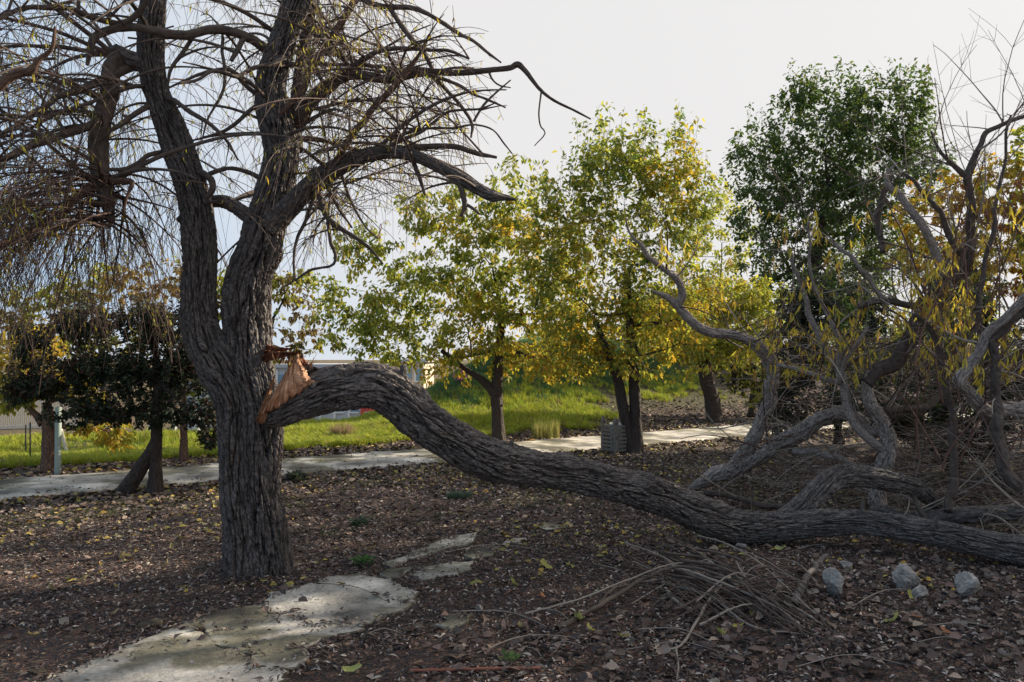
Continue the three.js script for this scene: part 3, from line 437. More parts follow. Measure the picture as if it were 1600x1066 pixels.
  const silver = [
    [[1074, 768, 5, 9.7], [1090, 758, 14, 9.6], [1105, 750, 20, 9.55], [1156, 728, 24, 9.4], [1198, 707, 24, 9.2], [1239, 682, 23, 9.0], [1280, 656, 22, 8.8], [1311, 645, 20, 8.6], [1340, 652, 16, 8.4], [1372, 680, 14, 8.2]],
    [[1150, 726, 20, 9.4], [1167, 703, 19, 9.3], [1187, 668, 19, 9.25], [1203, 629, 19, 9.2], [1208, 584, 18, 9.15], [1198, 556, 17, 9.1], [1177, 536, 15, 9.1], [1146, 523, 13, 9.1], [1105, 518, 13, 9.1], [1084, 505, 13, 9.1], [1064, 484, 12, 9.1], [1045, 466, 9, 9.1], [1020, 455, 4, 9.1]],
    [[1058, 480, 11, 9.1], [1066, 460, 11, 9.05], [1057, 436, 10, 9], [1035, 418, 8, 9], [1012, 400, 6, 9], [990, 372, 4, 9], [978, 340, 2.5, 9]],
    [[1372, 790, 24, 8.0], [1378, 745, 22, 8.0], [1389, 702, 21, 8.0], [1380, 662, 20, 8.0], [1360, 630, 18, 8.0], [1354, 600, 14, 8.0], [1360, 580, 12, 8.0]],
    [[1385, 705, 14, 8.0], [1362, 690, 13, 8.0], [1340, 668, 13, 8.05], [1322, 625, 12, 8.1], [1311, 577, 12, 8.15], [1288, 543, 10, 8.2], [1270, 505, 9, 8.25], [1254, 453, 7, 8.3], [1236, 396, 5, 8.3]],
    [[1311, 590, 10, 8.1], [1313, 545, 9, 8.05], [1306, 520, 8, 8.05], [1282, 470, 6, 8.1], [1266, 420, 4, 8.1], [1262, 340, 3, 8.1]],
    [[1311, 600, 8, 8.1], [1322, 560, 8, 8], [1345, 530, 7, 7.9], [1356, 510, 5, 7.9]],
    [[1342, 672, 9, 8.1], [1318, 600, 8, 8.1], [1280, 588, 7, 8.3], [1240, 575, 6, 8.5], [1215, 570, 5, 8.7]],
    [[1600, 640, 22, 6.9], [1545, 645, 20, 6.9], [1524, 625, 19, 6.85], [1500, 594, 18, 6.8], [1514, 575, 15, 6.8], [1534, 545, 14, 6.75], [1545, 520, 13, 6.7], [1570, 500, 13, 6.6], [1600, 468, 13, 6.5], [1640, 430, 10, 6.4]],
    [[1240, 705, 12, 9], [1275, 706, 11, 8.8], [1311, 716, 10, 8.6], [1345, 735, 8, 8.4]],
    [[1385, 470, 7, 8], [1330, 400, 6, 8.1], [1300, 375, 5, 8.2]],
    [[1476, 432, 13, 7.7], [1462, 395, 13, 7.7], [1440, 350, 12, 7.7], [1415, 318, 11, 7.75], [1390, 292, 9, 7.8], [1385, 275, 6, 7.8], [1400, 255, 4, 7.8]],
  ];
  const dark = [
    [[1352, 600, 22, 8], [1370, 580, 22, 8], [1399, 568, 22, 7.95], [1425, 525, 22, 7.9], [1445, 484, 21, 7.85], [1476, 440, 20, 7.8], [1510, 412, 18, 7.7], [1519, 372, 13, 7.65], [1518, 325, 12, 7.6], [1512, 277, 11, 7.6], [1524, 243, 9, 7.6], [1540, 208, 7, 7.6], [1600, 182, 5, 7.6], [1640, 170, 3, 7.6]],
    [[1512, 278, 10, 7.6], [1490, 258, 7, 7.6], [1470, 238, 5, 7.6], [1455, 205, 3, 7.6]],
    [[1512, 405, 11, 7.7], [1490, 380, 10, 7.65], [1470, 330, 8, 7.6], [1440, 298, 6, 7.6], [1410, 270, 4, 7.6]],
    [[1690, 830, 18, 6.2], [1600, 765, 18, 6.4], [1569, 732, 17, 6.5], [1560, 685, 16, 6.6], [1556, 620, 14, 6.7], [1556, 560, 12, 6.7], [1548, 530, 11, 6.7]],
    [[1548, 534, 10, 6.7], [1580, 500, 13, 6.6], [1620, 470, 14, 6.5], [1680, 430, 12, 6.3]],
    [[1482, 800, 11, 7.1], [1490, 740, 11, 7.2], [1490, 660, 10, 7.25], [1478, 590, 10, 7.3], [1468, 545, 10, 7.3], [1455, 515, 8, 7.3], [1430, 490, 6, 7.3]],
    [[1470, 560, 10, 7.3], [1500, 540, 9, 7.3], [1528, 505, 8, 7.3], [1535, 440, 7, 7.3], [1548, 380, 6, 7.3], [1560, 300, 5, 7.3], [1572, 230, 4, 7.3], [1580, 180, 3, 7.3]],
    [[1340, 480, 8, 8], [1385, 470, 10, 7.9], [1430, 478, 10, 7.9], [1450, 470, 9, 7.9]],
    [[1380, 395, 8, 8.2], [1370, 340, 10, 8.2], [1385, 290, 8, 8.1], [1395, 275, 6, 8.1]],
    [[1360, 800, 22, 7.6], [1430, 812, 24, 7.4], [1500, 806, 24, 7.2], [1600, 800, 22, 7.0], [1680, 795, 18, 6.9]],
    [[1420, 765, 8, 7.4], [1436, 795, 8, 7.2], [1446, 812, 7, 7.1]],
    [[1370, 640, 9, 8.1], [1400, 640, 12, 8.2], [1450, 635, 10, 8.3], [1500, 600, 8, 8.4], [1560, 580, 6, 8.4]],
    [[1100, 770, 9, 8.9], [1140, 775, 9, 8.8], [1190, 790, 8, 8.5], [1240, 795, 6, 8.3]],
  ];
  const skel = [];
  silver.forEach((l, k) => { const nd = trace(l); addMesh(fallen, 'branch', k < 4 || k === 8 ? barkGeo(kinked(nd, 40 + k, 0.07), { around: 44, step: 0.012, depth: 0.022, cell: 0.03, stretch: 12, lump: 0.14, seed: 110 + k }) : fineBark(nd, 110 + k), M.silver); for (const s of spine(nd, 0.12)) skel.push(s); });
  dark.forEach((l, k) => { const nd = trace(l); addMesh(fallen, 'branch', fineBark(nd, 140 + k), k === 9 ? M.log : M.branch); for (const s of spine(nd, 0.12)) skel.push(s); });
  // splintery side growth and dry brush
  const r = rng(909), pale = new Acc(), brown = new Acc(), leaves = [];
  const arc = (p0, dir, len, pull, n, wob) => { const pts = [p0.clone()], d = dir.clone().normalize(), p = p0.clone(), w = rv(r).multiplyScalar(wob); for (let k = 0; k < n; k++) { d.y += pull * len / n; d.addScaledVector(w, 0.3).addScaledVector(rv(r), wob * 0.6).normalize(); p.addScaledVector(d, len / n); if (p.y < 0.02) p.y = 0.02 + 0.02 * r(); pts.push(p.clone()); } return pts; };
  const PAL = [[4, 0.62, 0.48, 0.05], [2, 0.54, 0.38, 0.04], [2, 0.42, 0.40, 0.06], [1, 0.46, 0.24, 0.05]];
  const leafOn = (pts, n) => { for (let k = 0; k < n; k++) { const i = 1 + Math.floor(r() * (pts.length - 1)), d = V(0, -1, 0).addScaledVector(rv(r), 0.6); leaves.push({ p: pts[i].clone(), q: aim(d, r() * 6.3), s: 0.075 + 0.06 * r(), c: pick(r, PAL) }); } };
  const kids = [];
  for (let k = 0; k < 290; k++) {
    const s = skel[Math.floor(r() * skel.length)], d = rv(r); d.y = d.y * 0.5 + (s.p.y > 1 ? 0.35 : 0.2);
    const len = 0.35 + 1.0 * r(), pts = arc(s.p, d, len, r() < 0.5 ? 0.5 : -0.6, 8, 0.2), r0 = 0.003 + Math.min(0.011, s.r * 0.25) * r(); kids.push({ pts, r0 });
  }
  // upright shoots on the right
  for (let k = 0; k < 60; k++) { const o = at(1420 + 240 * r(), 420 + 320 * r(), 6.6 + 1.9 * r()); const pts = arc(o, V((r() - 0.5) * 0.9, 1, (r() - 0.5) * 0.6), 0.7 + 1.2 * r(), -0.15, 10, 0.24); kids.push({ pts, r0: 0.004 + 0.006 * r(), red: 1 }); }
  // brush lying in the tangle
  for (let k = 0; k < 800; k++) { const o = at(1230 + 440 * r(), 520 + 280 * r(), 8.3 + 2.2 * r()); if (o.y < 0.03) o.y = 0.03; const a = r() * 6.283; const pts = arc(o, V(Math.cos(a), 0.5 * (r() - 0.4), Math.sin(a)), 0.4 + 0.9 * r(), -0.5 + r(), 8, 0.2); kids.push({ pts, r0: 0.002 + 0.0035 * r(), low: 1 }); }
  kids.sort((a, b) => b.r0 - a.r0);
  kids.forEach((b, k) => {
    const rad = (t) => b.r0 * (1 - 0.75 * t) + 0.0006, isPale = !b.red && r() < 0.5;
    if (k < 230) addMesh(fallen, 'branch', new Acc().tube(new THREE.CatmullRomCurve3(b.pts).getPoints(16), rad, 6).geometry(), b.red ? M.redTwig : isPale ? M.palTwig : M.twig); else (isPale ? pale : brown).tube(b.pts, rad, 4);
    const n = b.low ? 2 : 5; for (let j = 0; j < n; j++) { const i = 1 + Math.floor(r() * (b.pts.length - 2)), d = b.pts[i + 1].clone().sub(b.pts[i]).normalize().addScaledVector(rv(r), 0.9), pts = arc(b.pts[i], d, 0.15 + 0.4 * r(), -0.4, 5, 0.2); (isPale ? pale : brown).tube(pts, (t) => 0.0018 * (1 - 0.5 * t) + 0.0004, 3); if (pts[3].y > 1.45 && pts[3].y < 3.1 && N3(pts[3].x * 1.1, pts[3].y * 1.1, pts[3].z * 1.1) > -0.15 && r() < 0.5) leafOn(pts, 4 + Math.floor(7 * r())); }
  });
  addMesh(fallen, 'pale_twigs', pale.geometry(), M.palTwig, true); addMesh(fallen, 'brown_twigs', brown.geometry(), M.twig, true);
  instances(fallen, 'foliage', NARROW, M.leaf, leaves);
  console.log('fallen', kids.length, leaves.length, pale.i.length / 3, brown.i.length / 3);
}

// ------------------------------------------------------------------ trees of the park
function makeTree(o) {
  const r = rng(o.seed), base = o.base, root = thing(o.name, o.label, 'tree', V(base.x, base.y, base.z), o.group), d = o.d;
  const nodesAll = [], add = (s) => { for (const p of s) nodesAll.push({ p: p.p, r: p.r }); };
  o.trunks.forEach((t, k) => { const nd = trace(t, d); addMesh(root, k ? (o.second ?? 'stem') : 'trunk', barkGeo(nd, { around: 40, step: 0.03, depth: 0.012, cell: 0.05, stretch: 5, lump: 0.08, seed: o.seed + k, flare: 0.04 }), o.bark ?? M.bgBark); if (!(k && o.second)) { const sp = spine(nd, 0.15); add(sp.slice(Math.floor(sp.length * 0.7))); } });
  const lobes = o.lobes.map(([x, y, rx, ry, dd]) => { const D = dd ?? d; return { c: at(x, y, D), rx: rx * D / F, ry: ry * D / F, rz: (rx + ry) / 2 * D / F * 0.9, v: rx * ry }; }), tot = lobes.reduce((s, l) => s + l.v, 0);
  const sample = (pow) => { let t = r() * tot, l = lobes[0]; for (const q of lobes) { t -= q.v; l = q; if (t <= 0) break; } const u = rv(r).normalize(), k = Math.pow(r(), pow); return V(l.c.x + u.x * l.rx * k, l.c.y + u.y * l.ry * k, l.c.z + u.z * l.rz * k); };
  const grow = (tip, r0, sag, n, slack) => { let best = null, bd = 1e9; for (const s of nodesAll) { const dy = tip.y - s.p.y, dd = s.p.distanceTo(tip) + (dy < 0 ? -dy * 0.8 : 0) ; if (dd < bd) { bd = dd; best = s; } } const a = best.p, out = []; const m = a.clone().lerp(tip, 0.5).add(V((r() - 0.5) * slack * bd, sag * bd, (r() - 0.5) * slack * bd)); const R = Math.min(r0, best.r * 0.8); const c = new THREE.QuadraticBezierCurve3(a, m, tip); for (let k = 0; k <= n; k++) out.push({ p: c.getPoint(k / n).addScaledVector(rv(r), k && k < n ? 0.012 * bd : 0), r: R * (1 - 0.65 * k / n) }); return out; };
  lobes.sort((a, b) => a.c.distanceTo(base) - b.c.distanceTo(base));
  for (const l of lobes) { const b = grow(l.c, o.limb ?? 0.05, -0.08, 7, 0.2); addMesh(root, 'limb', new Acc().tube(b.map(q => q.p), (t) => b[0].r * (1 - 0.65 * t), 7).geometry(), o.bark ?? M.bgBark); add(b); }
  for (let k = 0; k < (o.boughs ?? 26); k++) { const b = grow(sample(0.5), 0.022, -0.06, 6, 0.25); addMesh(root, 'bough', new Acc().tube(b.map(q => q.p), (t) => b[0].r * (1 - 0.65 * t), 6).geometry(), o.bark ?? M.bgBark); add(b); }
  const tw = new Acc(), leaves = [], up = o.upright ?? 0;
  for (let k = 0; k < o.twigs; k++) {
    const tip = sample(o.spread ?? 0.38), b = grow(tip, 0.009, up ? -0.1 : 0.06, 5, 0.2); if (k % 3 === 0) add(b.slice(2));
    if (up && r() < up) { const e = b[b.length - 1]; for (let m = 1; m <= 4; m++) b.push({ p: e.p.clone().add(V(0.03 * m * (r() - 0.5), (o.shoot ?? 0.11) * m, 0.03 * m * (r() - 0.5))), r: 0.003 }); }
    tw.tube(b.map(q => q.p), (t) => Math.max(0.0022, Math.min(0.009, b[0].r) * (1 - 0.75 * t)), 4);
    const dir = b[b.length - 1].p.clone().sub(b[0].p).normalize(), n = o.leaves * (0.6 + 0.8 * r()), flat = o.flat ?? 0.5;
    for (let j = 0; j < n; j++) {
      const f = 0.3 + 0.7 * Math.sqrt(r()), i = Math.min(b.length - 2, Math.floor(f * (b.length - 1))), p = b[i].p.clone().lerp(b[i + 1].p, r()).addScaledVector(rv(r), o.loose ?? 0.07);
      const ld = dir.clone().multiplyScalar(0.5).addScaledVector(rv(r), 0.9); ld.y = ld.y * flat - (o.droop ?? 0.45);
      leaves.push({ p, q: aim(ld, (r() - 0.5) * 2.2), s: o.leaf * (0.6 + 0.7 * r()), c: o.tint(p, r) });
    }
  }
  addMesh(root, 'twigs', tw.geometry(), o.bark ?? M.bgBark, true);
  instances(root, 'foliage', o.shape ?? LEAF, o.leafMat ?? M.leaf, leaves);
  console.log(o.name, leaves.length, tw.i.length / 3);
  return root;
}
const GREEN = [[3, 0.11, 0.175, 0.026], [3, 0.15, 0.205, 0.03], [1, 0.22, 0.24, 0.03]];
const OLIVE = [[3, 0.35, 0.37, 0.045], [2, 0.43, 0.385, 0.045], [1, 0.25, 0.31, 0.045]];
const GOLD = [[3, 0.53, 0.38, 0.035], [2, 0.48, 0.39, 0.04], [1, 0.57, 0.34, 0.03]];
const DEEP = [[3, 0.07, 0.12, 0.024], [3, 0.095, 0.145, 0.028], [1, 0.16, 0.17, 0.03]];
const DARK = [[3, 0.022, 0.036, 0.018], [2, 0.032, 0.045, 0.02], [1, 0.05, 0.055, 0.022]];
const patchy = (a, b, f, seed, th = 0) => (p, r) => pick(r, N3(p.x * f, p.y * f, p.z * f + seed) + (r() - 0.5) * 0.7 > th ? a : b);

makeTree({ name: 'park_tree', label: 'spreading yellow-green tree on one slim trunk just beyond the concrete path', seed: 31, d: 15.1, base: onGround(779, 694),
  trunks: [[[780, 700, 23], [779, 685, 20], [777, 650, 18], [776, 615, 18], [777, 585, 16], [781, 540, 12], [784, 480, 9]], [[776, 617, 14], [765, 605, 13], [750, 592, 11], [725, 575, 8], [690, 548, 6]]], second: 'limb',
  lobes: [[690, 490, 150, 75], [770, 420, 105, 95], [830, 490, 105, 90], [565, 505, 80, 50], [700, 560, 150, 38], [625, 430, 80, 60], [725, 345, 75, 70], [805, 320, 60, 80], [520, 455, 35, 30], [880, 560, 60, 40], [560, 380, 50, 40], [650, 330, 50, 40], [880, 430, 50, 80]],
  twigs: 1150, boughs: 44, leaves: 17, leaf: 0.10, loose: 0.11, droop: 0.5, tint: (p, r) => pick(r, N3(p.x * .55, p.y * .55, p.z * .55 + 3) + (p.x + 1.2) * 0.3 - (p.y - 2.4) * 0.28 + (r() - 0.5) * 0.9 > 0.1 ? (r() < 0.6 ? GOLD : OLIVE) : (r() < 0.8 ? OLIVE : GREEN)) });
makeTree({ name: 'park_tree', label: 'tall yellow-green tree with two fused stems behind the slatted bin', seed: 32, d: 13.7, base: onGround(990, 708), second: 'limb',
  trunks: [[[993, 714, 34], [993, 700, 26], [993, 660, 18], [992, 620, 17], [990, 580, 15], [985, 520, 12], [980, 430, 9]], [[986, 706, 18], [980, 670, 16], [973, 635, 16], [968, 605, 15], [955, 565, 12], [930, 500, 8]]],
  lobes: [[950, 265, 75, 75], [1035, 265, 70, 75], [900, 340, 65, 95], [1000, 390, 110, 95], [930, 490, 105, 75], [1055, 500, 85, 75], [890, 565, 90, 38], [1005, 572, 95, 32], [1080, 340, 50, 90], [850, 400, 50, 90]],
  twigs: 1200, boughs: 44, leaves: 16, leaf: 0.095, loose: 0.1, upright: 0.45, shoot: 0.1, tint: (p, r) => pick(r, N3(p.x * .5, p.y * .5, p.z * .5 + 9) - (p.y - 3.4) * 0.32 + (r() - 0.5) * 0.9 > 0.05 ? (r() < 0.5 ? GOLD : OLIVE) : (r() < 0.7 ? OLIVE : GREEN)) });
makeTree({ name: 'park_tree', label: 'low tree with leaning dark trunk on the leafy bank beyond the path', seed: 33, d: 20, base: onGround(1117, 657),
  trunks: [[[1118, 664, 30], [1116, 650, 24], [1112, 620, 22], [1104, 590, 22], [1100, 565, 18]]],
  lobes: [[1110, 540, 95, 38], [1050, 525, 70, 40], [1170, 515, 70, 45], [1120, 470, 95, 40], [1060, 470, 60, 40], [1180, 470, 60, 40]],
  twigs: 800, boughs: 34, leaves: 15, leaf: 0.115, loose: 0.12, tint: patchy(GOLD, OLIVE, 0.5, 2, 0.5) });
makeTree({ name: 'park_tree', label: 'tallest tree, dense dark green crown behind the fallen limb', seed: 34, d: 29, base: (() => { const p = at(1247, 600, 29); p.y = terrain(p.x, p.z); return p; })(),
  trunks: [[[1247, 640, 30], [1246, 620, 26], [1246, 595, 24], [1250, 540, 24], [1262, 460, 20], [1280, 380, 14], [1295, 290, 9]]],
  lobes: [[1290, 240, 115, 90], [1380, 195, 80, 70], [1195, 265, 70, 80], [1310, 160, 65, 42], [1425, 155, 32, 40], [1300, 345, 110, 75], [1430, 260, 55, 75], [1200, 350, 60, 65], [1250, 150, 35, 30], [1350, 300, 80, 80], [1200, 440, 60, 50], [1300, 430, 70, 50], [1390, 400, 60, 60]],
  twigs: 1700, boughs: 50, leaves: 19, leaf: 0.165, loose: 0.16, upright: 0.5, shoot: 0.2, limb: 0.1, tint: patchy(DEEP, DEEP, 0.5, 2) });
makeTree({ name: 'park_tree', label: 'sparse orange-leaved tree behind the bare branches at the frame edge', seed: 35, d: 15.5, base: onGround(1545, 690),
  trunks: [[[1546, 698, 24], [1545, 640, 20], [1540, 560, 18], [1530, 470, 14], [1515, 390, 9]]],
  lobes: [[1470, 330, 80, 70], [1560, 300, 70, 70], [1540, 420, 100, 70], [1640, 360, 70, 90], [1430, 400, 50, 40]],
  twigs: 520, boughs: 26, leaves: 12, leaf: 0.11, tint: patchy([[2, 0.42, 0.16, 0.03], [2, 0.38, 0.22, 0.03]], GOLD, 0.5, 2) });
makeTree({ name: 'park_tree', label: 'dark evergreen with one upright and one leaning stem at the path edge', seed: 36, d: 9.6, base: onGround(243, 768), second: 'leaning_stem',
  trunks: [[[242, 774, 24], [243, 762, 19], [243, 730, 17], [244, 690, 16], [246, 640, 15], [247, 590, 12], [240, 530, 8]], [[184, 786, 28], [193, 772, 25], [218, 735, 21], [240, 698, 18], [248, 678, 12]]],
  lobes: [[215, 580, 80, 50], [120, 585, 75, 42], [295, 565, 45, 60], [165, 645, 110, 24], [265, 645, 60, 24], [230, 505, 50, 40], [130, 510, 60, 36], [50, 610, 50, 30], [325, 650, 26, 36], [305, 490, 30, 40], [40, 540, 35, 30], [330, 690, 20, 14]],
  spread: 0.6, twigs: 1250, boughs: 60, leaves: 24, leaf: 0.055, upright: 0.3, shoot: 0.05, droop: 0.3, loose: 0.05, leafMat: M.waxLeaf, tint: patchy(DARK, [[3, 0.03, 0.042, 0.02], [1, 0.085, 0.04, 0.03]], 0.9, 2) });
makeTree({ name: 'park_tree', label: 'small lopped tree tied beside the green stake, thin yellow leaves', seed: 37, d: 11.3, base: onGround(75, 740), bark: M.redBark,
  trunks: [[[75, 746, 26], [75, 735, 21], [76, 700, 19], [76, 668, 19], [74, 650, 17], [74, 630, 10]], [[68, 662, 9], [58, 650, 8], [45, 638, 6], [25, 615, 4]]],
  lobes: [[55, 590, 60, 38], [20, 620, 40, 34], [125, 600, 40, 40], [60, 540, 50, 30], [20, 560, 40, 40], [165, 672, 50, 18], [185, 685, 36, 12]],
  twigs: 340, boughs: 16, leaves: 10, leaf: 0.09, tint: patchy(OLIVE, GOLD, 0.8, 2, 0.2) });
makeTree({ name: 'park_tree', label: 'young tree with a thin straight brown trunk beyond the path left of the willow', seed: 38, d: 12.4, base: onGround(287, 723), bark: M.redBark,
  trunks: [[[287, 728, 16], [287, 718, 12], [287, 680, 10], [286, 640, 9], [286, 600, 7]]], limb: 0.025,
  lobes: [[300, 570, 50, 40], [325, 610, 30, 26], [260, 600, 35, 30], [300, 520, 45, 40]],
  twigs: 220, boughs: 12, leaves: 12, leaf: 0.085, tint: patchy(OLIVE, DARK, 0.8, 2, 0.1) });
makeTree({ name: 'park_tree', label: 'thin olive-yellow tree behind the dark evergreen and the hanging twigs', seed: 40, d: 17, base: onGround(165, 676), limb: 0.04,
  trunks: [[[165, 680, 18], [165, 650, 14], [163, 600, 12], [158, 540, 9]]],
  lobes: [[60, 475, 75, 45], [150, 450, 80, 50], [240, 460, 70, 50], [0, 500, 60, 45], [300, 430, 50, 50], [110, 530, 80, 40], [230, 520, 80, 40]],
  twigs: 480, boughs: 24, leaves: 11, leaf: 0.12, tint: patchy(OLIVE, [[2, 0.30, 0.20, 0.05], [1, 0.36, 0.24, 0.05]], 0.6, 2, 0.1) });
makeTree({ name: 'park_tree', label: 'olive-brown leafy tree half hidden behind the willow trunk', seed: 39, d: 16, base: onGround(404, 690),
  trunks: [[[404, 694, 20], [404, 670, 16], [405, 620, 14], [412, 560, 11], [425, 500, 7]]], limb: 0.03,
  lobes: [[470, 505, 50, 42], [450, 445, 50, 34], [505, 540, 34, 20], [440, 550, 30, 26], [340, 480, 40, 50], [390, 440, 50, 40]],
  twigs: 240, boughs: 14, leaves: 11, leaf: 0.115, tint: patchy(OLIVE, [[2, 0.16, 0.12, 0.04], [1, 0.22, 0.15, 0.04]], 0.8, 2) });
const bush = (label, seed, d, foot, lobes, twigs, tint, leaf = 0.07, mat = M.waxLeaf) => makeTree({ name: 'evergreen_shrub', label, seed, d, base: onGround(...foot), limb: 0.02, trunks: [[[foot[0], foot[1] + 4, 12], [foot[0], foot[1] - 14, 9], [foot[0] + 3, foot[1] - 50, 6]]], lobes, twigs, boughs: 14, leaves: 20, leaf, leafMat: mat, tint, droop: 0.25 });
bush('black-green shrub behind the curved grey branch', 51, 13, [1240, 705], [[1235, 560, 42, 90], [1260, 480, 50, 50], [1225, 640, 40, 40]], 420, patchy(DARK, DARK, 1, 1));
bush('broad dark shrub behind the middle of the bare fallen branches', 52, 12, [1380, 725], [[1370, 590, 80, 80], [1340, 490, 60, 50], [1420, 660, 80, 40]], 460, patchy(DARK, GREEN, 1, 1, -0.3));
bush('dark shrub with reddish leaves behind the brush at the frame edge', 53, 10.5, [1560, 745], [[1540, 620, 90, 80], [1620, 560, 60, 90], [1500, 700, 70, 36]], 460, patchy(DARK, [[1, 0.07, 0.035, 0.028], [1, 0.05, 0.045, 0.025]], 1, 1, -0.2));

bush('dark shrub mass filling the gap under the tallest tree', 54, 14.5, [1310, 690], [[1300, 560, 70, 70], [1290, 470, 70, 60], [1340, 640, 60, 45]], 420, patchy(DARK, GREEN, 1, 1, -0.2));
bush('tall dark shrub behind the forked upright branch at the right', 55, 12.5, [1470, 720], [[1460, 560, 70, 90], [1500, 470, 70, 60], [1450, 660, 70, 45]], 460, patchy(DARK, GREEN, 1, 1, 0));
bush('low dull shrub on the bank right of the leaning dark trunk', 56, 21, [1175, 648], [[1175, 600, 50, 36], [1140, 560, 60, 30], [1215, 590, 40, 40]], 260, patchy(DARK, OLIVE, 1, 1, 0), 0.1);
// farther trees closing the view over the bank
for (const [x, y, d, w, h, seed, pal, label] of [[1010, 610, 34, 75, 110, 61, OLIVE, 'distant olive tree on the bank behind the two-stemmed tree'], [1120, 600, 36, 90, 200, 62, OLIVE, 'distant green tree over the bank behind the leaning trunk'], [1330, 600, 38, 90, 150, 63, GREEN, 'distant broad green tree behind the tallest crown'], [1480, 605, 36, 90, 150, 64, OLIVE, 'distant yellow-green tree behind the fallen branches'], [870, 612, 34, 70, 70, 65, OLIVE, 'distant low tree between the first two park trees']])
  makeTree({ name: 'distant_tree', label, seed, d, base: (() => { const p = at(x, 600, d); p.y = terrain(p.x, p.z); return p; })(), group: 'trees along the top of the bank', limb: 0.06, trunks: [[[x, y, 12], [x, y - 40, 10], [x + 4, y - 90, 7]]], lobes: [[x, y - 70, w, h * .55], [x - w * .5, y - 40, w * .7, h * .4], [x + w * .5, y - 45, w * .7, h * .4], [x + 8, y - h * 1.1, w * .6, h * .5]], twigs: 620, boughs: 16, leaves: 15, leaf: 0.18, loose: 0.2, tint: patchy(pal, OLIVE, 0.4, 5, -0.1) });
// the row goes on to the right, where it shades the willow
const row = (x, z, h, seed, label) => { const d = -z, px = 800 + F * x / d, sc = F / d, gy = 560 + EYE * sc; makeTree({ name: 'park_tree', label, seed, d, base: V(x, terrain(x, z), z), group: 'row of park trees going on to the right', limb: 0.06, trunks: [[[px, gy + 6, 0.30 * sc], [px, gy - 0.4 * sc, 0.22 * sc], [px, gy - 1.6 * sc, 0.18 * sc], [px, gy - h * .6 * sc, 0.1 * sc]]], lobes: [[px, gy - h * .55 * sc, h * .27 * sc, h * .25 * sc], [px - h * .17 * sc, gy - h * .45 * sc, h * .19 * sc, h * .2 * sc], [px + h * .17 * sc, gy - h * .45 * sc, h * .19 * sc, h * .2 * sc], [px, gy - h * .8 * sc, h * .2 * sc, h * .22 * sc]], twigs: 640, boughs: 20, leaves: 24, leaf: 0.16, tint: patchy(GREEN, OLIVE, 0.5, 2, -0.2) }); };
row(11.6, -13.2, 8.6, 71, 'green tree at the edge of the frame behind the fallen crown');
row(13.6, -17, 10.5, 72, 'green tree farther along the row beyond the frame edge');
row(10.2, -8.8, 7.2, 73, 'green tree of the row beside the fallen crown outside the frame');
row(15, -13.6, 10.5, 74, 'green tree of the second row outside the frame');

console.log('trees done');

